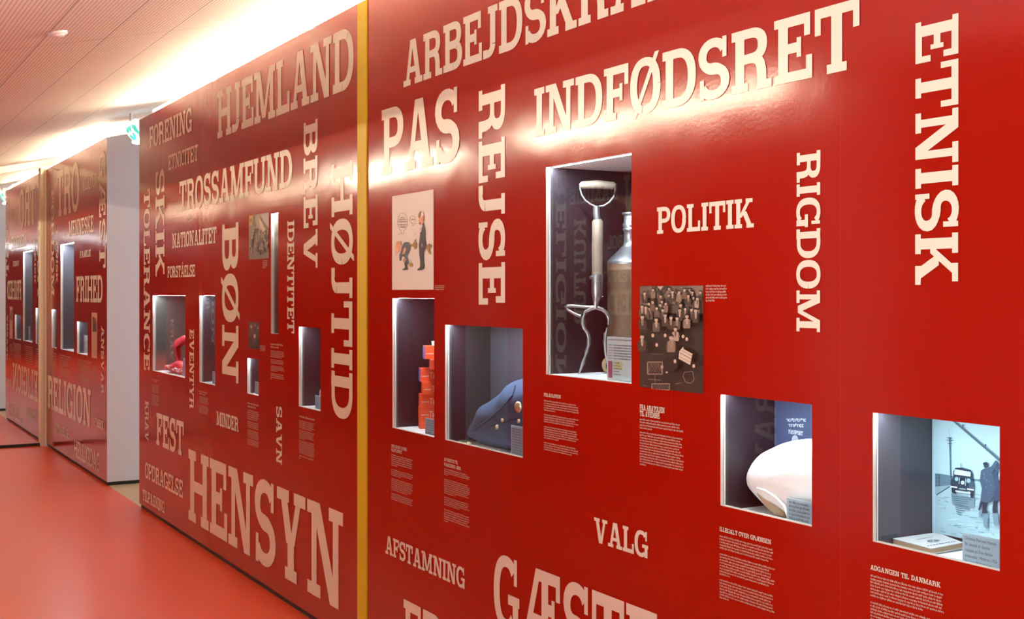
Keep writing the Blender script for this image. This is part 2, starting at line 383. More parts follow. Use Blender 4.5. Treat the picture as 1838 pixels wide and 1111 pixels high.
mb = MB()
ys = [2.0, YV, YO - 2.0]
for i in range(2):
    mb.hexa([(XM - .02, ys[i + 1], ceil_z(ys[i + 1])), (7.1, ys[i + 1], ceil_z(ys[i + 1])), (7.1, ys[i], ceil_z(ys[i])), (XM - .02, ys[i], ceil_z(ys[i])),
             (XM - .02, ys[i + 1], ceil_z(ys[i + 1]) + .05), (7.1, ys[i + 1], ceil_z(ys[i + 1]) + .05), (7.1, ys[i], ceil_z(ys[i]) + .05), (XM - .02, ys[i], ceil_z(ys[i]) + .05)], M_CEIL)
mb.box((XM, -9.1, ceil_z(ys[2])), (7.1, ys[2], ceil_z(ys[2]) + .05), M_CEIL)
struct(mb.build('ceiling'), 'slotted pale ceiling sloping up to the red wall')
mb = MB(); mb.box((XM - .02, -9, -.1), (9, .012, 0), M_FLOOR); struct(mb.build('floor'), 'smooth red linoleum floor')
mb = MB(); mb.box((XM - .02, .012, -.1), (9, 4.2, 0), M_OAK); struct(mb.build('floor_doorway'), 'pale wooden floor in the doorway')
mb = MB(); mb.box((XM - .02, 4.2, 0), (9, 4.3, 4), M_WHITE); struct(mb.build('wall_back'))
M_HALL = mat('brown_hall_wall', (.09, .025, .018), .6)
mb = MB(); mb.box((7.0, -9, 0), (7.1, 4.2, 3.4), M_HALL); struct(mb.build('wall_hall'))
mb = MB(); mb.box((XM, -9.1, 0), (7.1, -9.0, 3.4), mat('teal_hall_wall', (.12, .20, .21), .6)); struct(mb.build('wall_side'))

# yellow strip between two wall sections
mb = MB(); mb.box((-4.898, -.006, .03), (-4.800, .006, ZT - .004), M_YEL)
struct(mb.build('trim_1'), 'ochre yellow vertical strip splitting the red wall')

# cove tubes lying on the block tops
M_TUBE = mat('warm_tube', (1, .9, .75), .4, emit=(1.0, .84, .60), es=TUBE)
def tubes(x0, x1, y, sign, label):
    n = max(1, round((x1 - x0) / 1.55)); st = (x1 - x0) / n
    for i in range(n):
        a, b = x0 + i * st + .05, x0 + (i + 1) * st - .05
        zt = ZT + SL * abs(y if sign > 0 else YO - y)
        r = thing('fluorescent_batten', label, 'lamp', ((a + b) / 2, y, zt), 'tubes on top of the walls')
        mb = MB(); mb.box((a, y - .02, zt - .005), (b, y + .02, zt + .005), M_WHITE); mb.build('batten', r)
        mb = MB(); mb.tube([(a + .01, y, zt + .020), (b - .01, y, zt + .020)], .012, M_TUBE, 8); mb.build('tube', r)
tubes(XB + .25, XE - .2, .035, 1, 'fluorescent tube lying on top of the near red wall, below the ceiling')
tubes(XG + .2, XF - .02, .035, 1, 'fluorescent tube lying on top of the far red wall, below the ceiling')

# opposite side of the corridor (seen only as reflections)
YM = -YO
def mx(px): return aty(px, 500, YM)[0]
OPP = [(XM - .02, mx(832)), (mx(907), mx(1450))]
opp_words = [  # text, px box as seen mirrored: left, right, top and bottom at the left, vertical
    ('FAMILIE', 1018.5, 1104, 340, 367.6, False), ('KULTUR', 1026.6, 1047.3, 392.9, 585, True), ('RELIGION', 994, 1012, 300, 700, True),
    ('N', 1115, 1146, 314, 386, False), ('SYMBOL', 1086, 1150, 423, 447, False), ('EVENTYR', 1058, 1150, 488, 507, False), ('FRIHED', 1086, 1210, 521, 565, False),
    ('KRAV', 1351, 1389, 650, 845, True)]
for i, (a, b) in enumerate(OPP):
    blk = struct(block('wall_opposite' if i == 0 else 'wall_opposite_%d' % i, a, b, YO, .8, [], -1))
    mb = MB(); mb.box((a + .012, YO - .78, 0), (b - .012, YO - .012, .031), M_BLACK); struct(mb.build('baseboard_opposite_%d' % i))
    tubes(a + .2, b - .1, YO - .035, -1, 'fluorescent tube lying on top of the opposite red wall')
    for t, l, r, yt, yb, vert in opp_words:
        p, q = aty(l, yt, YM), aty(r, yt, YM)
        if not (a < p[0] < b): continue
        if vert:
            m_ = (l + r) / 2; z1, z0 = aty(m_, yt, YM)[2], aty(m_, yb, YM)[2]
        else: z1, z0 = p[2], aty(l, yb, YM)[2]
        mb = MB(); lay_word(mb, t, p[0], q[0], z0, z1, M_TXT, vert, YO + .0012, True)
        o = mb.build('lettering', recalc=False); o.parent = blk
M_TEAL = mat('teal_room_wall', (.10, .20, .21), .6)
mb = MB(); mb.box((XM, YO - 3.0, 0), (OPP[1][1], YO - 2.9, 3.4), M_TEAL); struct(mb.build('wall_room'))

# ------------------------------------------------------------------ words on the red wall
WL = 'cream words on the red wall'
def word(text, xl, xr, yt, yb, vert, label, right=None, fit=None):
    if vert:
        m_ = (xl + xr) / 2; z1, z0 = aty(m_, yt)[2], aty(m_, yb)[2]
    else:
        z1, z0 = aty(xl, yt)[2], aty(xl, yb)[2]
        if right:
            z1 = (z1 + aty(xr, right[0])[2]) / 2; z0 = (z0 + aty(xr, right[1])[2]) / 2
    xa, xb = aty(xl, 500)[0], aty(xr, 500)[0]
    mb = MB(); lay_word(mb, text, xa, xb, z0, z1, M_TXT, vert, fit=fit)
    return tag(mb.build('vinyl_word', recalc=False, loc=((xa + xb) / 2, 0, z0)), label, 'wall lettering', WL)
W = [
 ('FORENING', 268.2, 345.2, 227.5, 267, 0, 'cream word FORENING at the top of the wall beside the doorway', (193, 236.2)),
 ('ETNICITET', 302.5, 355.9, 278, 305.4, 0, 'small cream word ETNICITET below FORENING', (260.1, 288.9)),
 ('HJEMLAND', 390.6, 635, 164.1, 249.4, 0, 'large cream word HJEMLAND along the wall top left of the yellow strip', (44.9, 155.5)),
 ('TROSSAMFUND', 322.4, 524.7, 326.8, 380.3, 0, 'cream word TROSSAMFUND below HJEMLAND', (265, 334.7)),
 ('NATIONALITET', 309.5, 389, 419.9, 445.4, 0, 'small cream word NATIONALITET left of BØN', (406.5, 436.4)),
 ('FORSTÅELSE', 301, 350.6, 478.2, 498.4, 0, 'small cream word FORSTÅELSE below NATIONALITET', (474.6, 496.4)),
 ('SKIK', 279.7, 295.7, 303.7, 496, 1, 'vertical cream word SKIK right of TOLERANCE'),
 ('TOLERANCE', 258.7, 269.4, 339, 665, 1, 'narrow vertical cream word TOLERANCE down the wall edge at the doorway'),
 ('EVENTYR', 340.7, 348.5, 591, 734, 1, 'narrow vertical cream word EVENTYR between the two left display cases'),
 ('KRAV', 260.7, 267, 720, 791.5, 1, 'small vertical cream word KRAV below TOLERANCE'),
 ('BØN', 399.3, 428.3, 401, 685.5, 1, 'tall vertical cream word BØN left of the small photographs'),
 ('IDENTITET', 516.5, 528.6, 396, 598, 1, 'narrow vertical cream word IDENTITET right of the tall slot case'),
 ('BREV', 545.5, 570.5, 217, 481, 1, 'vertical cream word BREV below HJEMLAND'),
 ('HØJTID', 595.6, 633.2, 291.5, 751.7, 1, 'tall vertical cream word HØJTID beside the yellow strip'),
 ('SAVN', 496.5, 506.7, 729, 833, 1, 'small vertical cream word SAVN above HENSYN'),
 ('FEST', 281, 330.3, 741, 801, 0, 'cream word FEST below the case with the red lace', (756.7, 815.6)),
 ('MINDER', 389.1, 428.5, 737.7, 763.8, 0, 'small cream word MINDER below BØN', (749.3, 774)),
 ('OPDRAGELSE', 260.9, 328.5, 831, 858, 0, 'cream word OPDRAGELSE below FEST', (860.4, 893)),
 ('TILPASNING', 256.3, 295.7, 877.7, 898, 0, 'small cream word TILPASNING at the foot of the wall by the doorway', (899.8, 920)),
 ('HENSYN', 338.8, 615.9, 807.4, 932.8, 0, 'huge cream word HENSYN along the foot of the wall', (918.5, 1097.8)),
 ('ARBEJDSKRAFT', 724.7, 1093, 77.4, 157, 0, 'large cream word ARBEJDSKRAFT cut off by the top of the picture', None, 'ARBEJDSKR'),
 ('PAS', 685.8, 825, 198.8, 316.9, 0, 'large cream word PAS right of the yellow strip', (153.5, 287)),
 ('REJSE', 860, 907.2, 157, 547, 1, 'tall vertical cream word REJSE above the uniform case'),
 ('INDFØDSRET', 959.6, 1543.7, 161.9, 248.6, 0, 'large cream word INDFØDSRET above the tall fork case', (-6.5, 118)),
 ('POLITIK', 1180, 1353.8, 373.2, 420.5, 0, 'cream word POLITIK above the crowd photograph', (354.2, 407.2)),
 ('RIGDOM', 1430.9, 1473.2, 272, 595.3, 1, 'vertical cream word RIGDOM between POLITIK and ETNISK'),
 ('ETNISK', 1644, 1721, 32.8, 511, 1, 'large vertical cream word ETNISK nearest to the viewer'),
 ('AFSTAMNING', 692.2, 835.2, 960.2, 993.9, 0, 'cream word AFSTAMNING low on the wall right of the yellow strip', (1020, 1055.9)),
 ('VALG', 1067, 1164.3, 928.5, 971.5, 0, 'cream word VALG below the tall fork case', (955.5, 1003)),
 ('GÆSTEARBEJDER', 887, 1183, 990.6, 1119, 0, 'large cream word beginning GÆSTE cut off by the bottom of the picture', None, 'GÆSTE'),
 ('ER', 725, 800, 1074.5, 1190, 0, 'large cream letters cut off by the bottom edge below AFSTAMNING'),
 ('TRO', 102, 142.5, 308, 389, 0, 'tall cream word TRO at the top of the far wall', (289, 379)),
 ('KULTUR', 149, 176, 320.4, 343.4, 0, 'small cream word KULTUR right of TRO on the far wall', (309.6, 334)),
 ('GÆST', 178.7, 189.8, 271.3, 481, 1, 'vertical cream word GÆST at the right edge of the far wall'),
 ('MENNESKE', 123.6, 168, 397.4, 425.7, 0, 'cream word MENNESKE below TRO on the far wall', (386, 416)),
 ('FAMILIE', 144, 163.4, 451, 462.5, 0, 'tiny cream word in the glare above FRIHED on the far wall', (447.5, 460.5)),
 ('FRIHED', 137.2, 184.3, 495.8, 541, 0, 'cream word FRIHED beside the tall far case', (494.3, 544)),
 ('FORDOM', 92.3, 97.5, 340, 532, 1, 'narrow vertical cream word on the far wall beside the mirrored partition'),
 ('ETNISK', 101, 104, 413, 508, 1, 'tiny vertical cream word left of the tall far case'),
 ('ANSVAR', 182, 187, 585, 707.6, 1, 'small vertical cream word ANSVAR at the edge of the far wall'),
 ('RELIGION', 86.5, 163.5, 673, 732, 0, 'large cream word RELIGION low on the far wall', (700, 768)),
 ('SYMBOL', 168.5, 187, 748.5, 763, 0, 'small cream word SYMBOL right of RELIGION', (756, 772.6)),
 ('OPTAGELSE', 99, 124, 757.5, 773, 0, 'small faded cream word below RELIGION', (771, 790)),
 ('HELLIGDAG', 133, 179.3, 789, 819.5, 0, 'cream word HELLIGDAG at the foot of the far wall', (813, 847.5)),
]
for r in W: word(r[0], r[1], r[2], r[3], r[4], bool(r[5]), r[6], r[7] if len(r) > 7 else None, r[8] if len(r) > 8 else None)

# ------------------------------------------------------------------ small captions printed on the wall
def scribble(mb, xa, xb, z0, zx, m, y=-.0011, cw=None):
    """one line of print too small to read: words of thin strokes, some with ascenders"""
    h = zx; cw = cw or h * .62; x = xa
    while x < xb - cw:
        for _ in range(random.choice((2, 3, 4, 5, 6, 7, 8, 9))):
            if x > xb - cw * .6: break
            asc = random.random(); top = h * (1.42 if asc < .28 else 1.0); bot = -h * .35 if asc > .93 else 0
            mb.poly([(x, y, z0 + bot), (x + cw * .38, y, z0 + bot), (x + cw * .38, y, z0 + top), (x, y, z0 + top)], m)
            if random.random() < .75:
                zz = random.choice((0, .38, .76)) * h
                mb.poly([(x, y, z0 + zz), (x + cw * .8, y, z0 + zz), (x + cw * .8, y, z0 + zz + h * .24), (x, y, z0 + zz + h * .24)], m)
            x += cw * random.choice((.85, 1.0, 1.15))
        x += cw * .75
def caption(title, px, pr, paras, label, tpx=None, pitch=None):
    """title: [(text, right px, top, bottom)], paras: [(lines, first top y, last bottom y, right px share of last line)]"""
    x0 = aty(px, 600)[0]; x1 = aty(pr, 600)[0]; mb = MB()
    for t, xr, a, b in title:
        lay_word(mb, t, x0, aty(xr, 600)[0], aty(px, b)[2], aty(px, a)[2], M_TXT)
    for n, a, b, last in paras:
        za, zb = aty(px, a)[2], aty(px, b)[2]; p = (za - zb) / n
        for i in range(n):
            e = x1 - (x1 - x0) * random.uniform(0, .10)
            if i == n - 1: e = x0 + (x1 - x0) * last
            scribble(mb, x0, e, za - p * (i + 1) + p * .22, p * .46, M_CAP)
    o = mb.build('caption_text', recalc=False, loc=(x0, 0, aty(px, paras[-1][2])[2]))
    return tag(o, label, 'caption', 'printed captions on the red wall')
caption([('ADGANGEN TIL DANMARK', 1689, 1013, 1021.6)], 1563, 1699, [(7, 1029.5, 1070.5, .72), (13, 1077.5, 1154, .6)], 'cream caption headed ADGANGEN TIL DANMARK below the border photograph case')
caption([('ILLEGALT OVER GRÆNSEN', 1384.8, 945, 952.8)], 1292.3, 1391.6, [(5, 959, 985, .9), (8, 991, 1032, .2), (7, 1037.5, 1074, .18)], 'cream caption headed ILLEGALT OVER GRÆNSEN below the passport case')
caption([('FRA ANATOLIEN', 1194, 725.6, 735.4), ('TIL AVEDØRE', 1185, 736.5, 746.3)], 1149, 1228.8, [(4, 749.5, 770, .3), (13, 773, 835, .15)], 'cream caption headed FRA ANATOLIEN TIL AVEDØRE below the crowd photograph')
caption([('POLAKLOVEN', 1007.2, 705.1, 711.3)], 977, 1040, [(5, 717, 737.5, .33), (4, 742, 758, .85), (6, 763.5, 787, .43), (4, 792, 808, .8)], 'cream caption headed POLAKLOVEN below the tall fork case')
caption([('IKKE NOGET UNDER', 731, 797, 802.5), ('GULVTÆPPET', 722, 804, 809.6)], 703, 742, [(6, 814, 836, .28), (4, 840.5, 853.5, .45), (7, 857, 879.5, .75), (4, 883.5, 896, .97)], 'cream caption below the case of orange boxes')
caption([('AF HENSYN TIL', 822.5, 821, 827), ('FAMILIENS ÆRE', 827.8, 830, 836)], 797.8, 844, [(4, 839.5, 852.5, .15), (8, 858, 885.5, .45), (5, 890, 906.5, .6), (6, 912, 936, .18)], 'cream caption headed AF HENSYN TIL below the uniform case')
caption([], 444.7, 466, [(2, 720.5, 731.5, .7), (5, 734, 752, .8), (4, 754.5, 767, .9), (5, 769.5, 785, .95), (4, 786, 797, .9)], 'small cream caption below the little square case')
caption([], 486.2, 510.6, [(2, 614.6, 625, .6), (5, 628, 641, .8), (3, 644, 652, .95), (4, 655, 666, .5), (4, 668.5, 681, .1)], 'small cream caption below the tall slot case')
caption([], 537.3, 565.3, [(1, 744, 749.5, .98), (5, 753, 768.5, .8), (6, 770, 787, .4), (9, 788.5, 813.5, .97), (2, 815.5, 823, .1)], 'small cream caption below the case right of SAVN')
caption([], 357.5, 375, [(2, 699.5, 708, .7), (6, 710, 723, .9), (6, 725, 740, .95)], 'small cream caption below the black panelled case')
caption([], 273.2, 286, [(2, 679, 685, .7), (6, 688, 704, .95), (6, 706, 726, .9)], 'small cream caption below the case with the red lace')
caption([], 1267.5, 1307.5, [(6, 510.5, 542, .4)], 'short cream caption beside the crowd photograph')
caption([], 781, 799.5, [(3, 511, 521, .9)], 'short cream caption beside the cartoon')
caption([], 471.8, 481, [(5, 467, 482, .6)], 'tiny cream caption below the small street photograph')
caption([], 467.3, 477, [(4, 619, 630, .9)], 'tiny cream caption beside the small dark photograph')
caption([], 92.7, 102, [(8, 631, 667, .9)], 'faint caption below the narrow far case')
caption([], 108, 126.5, [(9, 635, 672, .9)], 'faint caption below the tall far case')
caption([], 139, 165, [(11, 643, 681, .9)], 'faint caption below the far case with the coloured paper')
caption([], 165.6, 174.5, [(9, 655, 685, .9)], 'faint caption below the narrow print on the far wall')

# ------------------------------------------------------------------ pictures printed on the wall
class Print:
    """flat picture; points are given in zoomed-picture units and fall on the plane y"""
    def __init__(s, ox, oy, k, y=-.0015, step=.00004): s.ox, s.oy, s.k, s.y, s.st, s.mb, s.n, s.clip = ox, oy, k, y, step, MB(), 0, None
    def P(s, x, y):
        q = aty(s.ox + x / s.k, s.oy + y / s.k, s.y - s.st * s.n)
        if s.clip: q = (min(max(q[0], s.clip[0]), s.clip[1]), q[1], min(max(q[2], s.clip[2]), s.clip[3]))
        return q
    def poly(s, pts, c): s.n += 1; s.mb.poly([s.P(*p) for p in pts], ink(c))
    def ell(s, x, y, rx, ry, c, n=14, rot=0): s.poly([(x + rx * math.cos(a) * math.cos(rot) - ry * math.sin(a) * math.sin(rot), y + rx * math.cos(a) * math.sin(rot) + ry * math.sin(a) * math.cos(rot)) for a in [2 * math.pi * i / n for i in range(n)]], c)
    def line(s, pts, wd, c):
        s.n += 1
        for (a, b) in zip(pts[:-1], pts[1:]):
            dx, dy = b[0] - a[0], b[1] - a[1]; l = math.hypot(dx, dy) or 1; nx, ny = -dy / l * wd / 2, dx / l * wd / 2
            s.mb.poly([s.P(a[0] + nx, a[1] + ny), s.P(b[0] + nx, b[1] + ny), s.P(b[0] - nx, b[1] - ny), s.P(a[0] - nx, a[1] - ny)], ink(c))
    def rect_world(s, x0, x1, z0, z1, c): s.clip = (x0, x1, z0, z1); s.mb.poly([(x0, s.y, z0), (x1, s.y, z0), (x1, s.y, z1), (x0, s.y, z1)], ink(c))
    def done(s, name, label, cat, base, group=None):
        return tag(s.mb.build(name, recalc=False, loc=base), label, cat, group)
def wall_rect(l, r, tl, bl, tr, br):
    return aty(l, tl)[0], aty(r, tr)[0], (aty(l, bl)[2] + aty(r, br)[2]) / 2, (aty(l, tl)[2] + aty(r, tr)[2]) / 2

# cartoon of two men in suits
x0, x1, z0, z1 = wall_rect(704.4, 778.8, 353, 520.5, 339.4, 519.5)
p = Print(700, 360, 7.94)
p.rect_world(x0, x1, z0, z1, (216, 208, 196))
blk, tw, skin, och, drk = (52, 50, 56), (70, 84, 92), (214, 150, 118), (150, 116, 46), (40, 36, 36)
p.line([(180 + 72 * math.cos(a), 305 + 128 * math.sin(a)) for a in [math.radians(100 + 340 * i / 24) for i in range(25)]], 4, drk)
p.line([(155, 430), (170, 470), (190, 478), (200, 430)], 4, drk); p.line([(165, 468), (135, 475), (122, 495)], 4, drk)
p.line([(322 + 42 * math.cos(a), 270 + 52 * math.sin(a)) for a in [math.radians(80 + 330 * i / 18) for i in range(19)]], 4, drk)
p.line([(310, 320), (322, 360), (345, 335), (380, 325)], 4, drk)
for yy, a, b in ((240, 150, 200), (268, 128, 232), (300, 118, 240), (345, 122, 230), (378, 145, 215), (270, 300, 345)):
    x = a
    while x < b:
        wd = random.uniform(7, 14); p.line([(x, yy), (x + wd, yy + random.uniform(-7, 7))], 6, (84, 66, 58)); p.line([(x + 3, yy - 9), (x + 5, yy + 9)], 5, (84, 66, 58)); x += wd + 5
# bowing man
p.poly([(165, 690), (175, 640), (200, 600), (240, 588), (275, 600), (290, 650), (280, 710), (255, 760), (240, 800), (262, 860), (270, 900), (240, 910), (230, 860), (200, 800), (170, 790), (150, 860), (135, 855), (132, 770), (150, 740)], tw)
p.poly([(200, 850), (235, 850), (240, 930), (250, 985), (180, 992), (178, 980), (215, 955), (205, 910)], blk)
p.ell(122, 665, 44, 66, skin, rot=-.2); p.ell(95, 700, 26, 40, (222, 176, 130)); p.ell(125, 600, 40, 22, (196, 150, 104)); p.line([(75, 720), (80, 770), (100, 800), (128, 815)], 5, (190, 160, 120))
p.poly([(215, 660), (232, 690), (205, 765), (175, 765), (190, 700)], skin); p.ell(205, 850, 22, 30, (176, 130, 100))
p.poly([(262, 590), (285, 620), (320, 625), (370, 535), (360, 600), (380, 600), (375, 680), (350, 690), (330, 650), (290, 650)], och)
p.ell(294, 915, 26, 26, (168, 140, 60)); p.line([(294, 890), (294, 845)], 5, (150, 116, 46))
# upright man
p.poly([(480, 320), (498, 400), (500, 560), (512, 600), (492, 690), (478, 760), (480, 870), (490, 935), (430, 940), (428, 850), (415, 760), (410, 620), (425, 500), (432, 400), (450, 340)], blk)
p.poly([(430, 930), (480, 930), (484, 965), (445, 990), (390, 995), (392, 975), (420, 960)], (34, 32, 34))
p.ell(445, 270, 36, 82, skin, rot=.12); p.ell(425, 200, 20, 52, (134, 96, 70), rot=.3); p.ell(460, 205, 18, 44, (236, 226, 214)); p.ell(470, 250, 14, 44, (190, 128, 100)); p.ell(428, 325, 18, 16, (128, 84, 62))
p.poly([(448, 345), (462, 345), (440, 450), (432, 450)], (230, 222, 214)); p.ell(462, 635, 10, 26, (216, 206, 200)); p.ell(486, 640, 26, 70, (46, 44, 50))
p.poly([(505, 660), (560, 610), (595, 640), (590, 665), (560, 680), (582, 770), (560, 760), (525, 690)], och); p.ell(560, 640, 18, 26, (116, 84, 36))
p.line([(355, 455), (362, 462)], 6, drk); p.line([(352, 485), (362, 490)], 6, drk)
p.done('cartoon_print', 'cream cartoon print of a bowing man and an upright man above the orange boxes', 'print', (x0, 0, z0))

# crowd photograph
x0, x1, z0, z1 = wall_rect(1149, 1263, 514, 694.7, 511.7, 706)
p = Print(1140, 500, 5.29)
p.rect_world(x0, x1, z0, z1, (50, 36, 29))
p.poly([(48, 75), (650, 62), (650, 330), (48, 330)], (100, 81, 70))
p.poly([(180, 74), (330, 70), (320, 120), (240, 170), (200, 110)], (60, 46, 38)); p.poly([(500, 70), (650, 64), (650, 200), (600, 210), (520, 150)], (120, 98, 84)); p.poly([(210, 74), (270, 72), (240, 110)], (170, 150, 132))
for _ in range(90):
    x, y = random.uniform(55, 640), random.uniform(80, 260); t = random.choice((36, 58, 104, 140)); p.ell(x, y, random.uniform(4, 16), random.uniform(3, 9), (t + 8, t - 6, t - 14), 7, random.uniform(0, 3))
def man(x, y, s, jacket, shirt=True, cut=None, lean=0.):
    j = {0: (66, 50, 42), 1: (94, 75, 63), 2: (128, 106, 90), 3: (160, 138, 120)}[jacket]
    b = 3.6 * s
    p.poly([(x - .5 * s, y + .9 * s), (x + .5 * s, y + .9 * s), (x + 1.35 * s, y + 1.5 * s), (x + 1.5 * s + lean, y + 3 * s), (x + 1.2 * s + lean, y + b + s), (x - 1.2 * s + lean, y + b + s), (x - 1.5 * s + lean, y + 3 * s), (x - 1.35 * s, y + 1.5 * s)], j)
    p.line([(x - 1.25 * s, y + 1.7 * s), (x - 1.3 * s + lean, y + 3.6 * s)], .14 * s, (22, 14, 12)); p.line([(x + 1.2 * s, y + 1.7 * s), (x + 1.3 * s + lean, y + 3.6 * s)], .14 * s, (22, 14, 12))
    if shirt: p.poly([(x - .42 * s, y + .95 * s), (x + .42 * s, y + .95 * s), (x + .3 * s, y + 2.6 * s), (x, y + 3.2 * s), (x - .25 * s, y + 2.4 * s)], random.choice(((196, 172, 152), (160, 138, 120), (118, 98, 84))))
    p.line([(x, y + 1.1 * s), (x + .03 * s, y + 2.5 * s)], .16 * s, (30, 20, 16))
    p.ell(x, y, .62 * s, .86 * s, (198, 170, 148)); p.poly([(x - .72 * s, y + .05 * s), (x - .7 * s, y - .7 * s), (x - .2 * s, y - 1.1 * s), (x + .4 * s, y - 1.05 * s), (x + .74 * s, y - .6 * s), (x + .7 * s, y + .02 * s), (x + .5 * s, y - .35 * s), (x - .45 * s, y - .38 * s)], (28, 19, 16))
    p.line([(x - .4 * s, y - .08 * s), (x - .1 * s, y - .08 * s)], .15 * s, (44, 30, 26)); p.line([(x + .12 * s, y - .08 * s), (x + .42 * s, y - .08 * s)], .15 * s, (44, 30, 26)); p.line([(x - .25 * s, y + .42 * s), (x + .25 * s, y + .42 * s)], .16 * s, (90, 60, 50))
random.seed(11)
for i in range(26): man(random.uniform(60, 640), 95 + i * 8.5 + random.uniform(-6, 6), 17 + i * .2, random.choice((0, 1, 1, 2)), random.random() < .6)
for a in ((90, 140, 20, 0), (355, 128, 20, 0), (418, 130, 20, 2), (468, 108, 19, 1), (505, 165, 19, 0), (590, 190, 20, 3), (165, 222, 19, 1), (290, 238, 18, 2), (100, 275, 21, 1), (262, 300, 19, 0), (205, 282, 20, 1), (475, 290, 19, 0),
          (423, 300, 22, 0), (575, 305, 25, 0), (340, 372, 24, 0), (285, 350, 23, 0), (398, 378, 23, 1), (200, 390, 25, 1), (492, 358, 25, 2), (68, 365, 26, 0), (382, 478, 25, 3), (66, 552, 29, 0), (622, 500, 30, 0), (342, 560, 30, 2)):
    man(*a, lean=random.uniform(-4, 4))
p.poly([(300, 745), (395, 745), (400, 850), (330, 900), (280, 900), (270, 800)], (38, 26, 22))
for x, y in ((255, 840), (378, 785), (168, 540), (205, 630), (455, 550), (490, 575), (612, 745), (556, 830), (285, 540)): p.ell(x, y, 13, 18, (190, 164, 142))
p.poly([(420, 690), (455, 648), (462, 670), (545, 715), (522, 820), (412, 760)], (196, 176, 156)); p.line([(425, 705), (535, 765)], 5, (70, 54, 46)); p.line([(440, 680), (540, 735)], 4, (90, 72, 60)); p.line([(415, 738), (520, 795)], 4, (120, 100, 86))
def seat(x, y, w2, h2, n):
    p.line([(x, y), (x + w2, y), (x + w2, y + h2), (x, y + h2), (x, y)], 7, (150, 128, 110))
    for i in range(1, n):
        a = x + w2 * i / n; p.line([(a, y), (min(x + w2, a + h2 * .6), y + h2)], 2.5, (128, 106, 92)); p.line([(a, y), (max(x, a - h2 * .6), y + h2)], 2.5, (128, 106, 92))
seat(118, 792, 140, 115, 6); seat(160, 998, 165, 60, 7)
p.line([(465, 890), (545, 880), (560, 960), (530, 995), (480, 985), (455, 930), (465, 890)], 6, (120, 100, 86)); p.line([(150, 715), (270, 720)], 5, (96, 78, 66)); p.line([(120, 955), (250, 965)], 6, (110, 92, 80)); p.line([(188, 920), (190, 985)], 6, (110, 92, 80))
p.line([(70, 1010), (110, 1020)], 6, (110, 92, 80)); p.line([(380, 1000), (440, 990)], 6, (110, 92, 80)); p.line([(610, 840), (640, 800)], 9, (150, 128, 110)); p.line([(620, 860), (648, 815)], 5, (150, 128, 110)); p.ell(300, 890, 12, 10, (150, 128, 110))
p.line([(600, 497), (645, 497)], 6, (30, 20, 18))
p.done('crowd_photograph', 'large sepia photograph of a crowd of men in jackets', 'photograph', (x0, 0, z0))

# small pictures
x0, x1, z0, z1 = wall_rect(447.2, 483, 387, 466, 381, 463.6)
p = Print(440, 370, 4.114); p.rect_world(x0, x1, z0, z1, (112, 98, 84))
p.poly([(110, 60), (177, 48), (177, 160), (140, 120)], (168, 160, 158)); p.poly([(30, 72), (58, 68), (50, 140), (32, 150)], (176, 134, 50)); p.ell(42, 105, 10, 14, (120, 78, 30)); p.poly([(70, 68), (105, 60), (120, 180), (85, 150)], (150, 136, 112)); p.poly([(60, 70), (75, 66), (70, 170), (52, 150)], (96, 86, 74))
p.poly([(100, 80), (125, 120), (150, 175), (130, 190), (110, 150)], (186, 174, 156)); p.poly([(29, 300), (176, 270), (176, 386), (29, 394)], (106, 92, 84))
for _ in range(46):
    x, y = random.uniform(34, 170), random.uniform(165, 330); t = random.choice((46, 62, 88, 130)); p.poly([(x - 5, y), (x + 5, y), (x + 6, y + 36), (x - 6, y + 36)], (t, t - 8, t - 14)); p.ell(x, y - 6, 4, 7, (176, 142, 112), 7)
p.done('street_photograph', 'small colour photograph of a street procession with a yellow flag', 'photograph', (x0, 0, z0))
x0, x1, z0, z1 = wall_rect(446.6, 466.2, 578.3, 625, 578.3, 627)
p = Print(440, 370, 4.114); p.rect_world(x0, x1, z0, z1, (70, 48, 46))
for (x, y, s_, t) in ((45, 890, 14, 150), (75, 880, 12, 110), (95, 900, 12, 130), (40, 960, 16, 60), (70, 960, 17, 150), (95, 970, 14, 50), (55, 1010, 13, 40), (85, 1020, 14, 36)):
    p.poly([(x - s_, y + s_ * 3), (x - s_ * .8, y + s_), (x + s_ * .8, y + s_), (x + s_, y + s_ * 3)], (t // 2, t // 2 - 10, t // 2 - 12)); p.ell(x, y, s_ * .55, s_ * .9, (t + 20, t, t - 8), 8)
p.done('group_photograph', 'small dark photograph above the little square case', 'photograph', (x0, 0, z0))
x0, x1, z0, z1 = wall_rect(164.9, 174.6, 561, 642, 561.5, 643.5)
p = Print(80, 540, 6.175); p.rect_world(x0, x1, z0, z1, (190, 150, 128))
p.poly([(530, 180), (548, 178), (575, 230), (578, 345), (532, 342)], (70, 52, 44)); p.ell(560, 210, 12, 22, (110, 84, 70))
for i in range(16): p.line([(530, 362 + i * 16), (580 - random.uniform(0, 6), 366 + i * 16)], 6, (150, 112, 96))
p.done('portrait_print', 'narrow pale print with a dark portrait on the far wall', 'print', (x0, 0, z0))

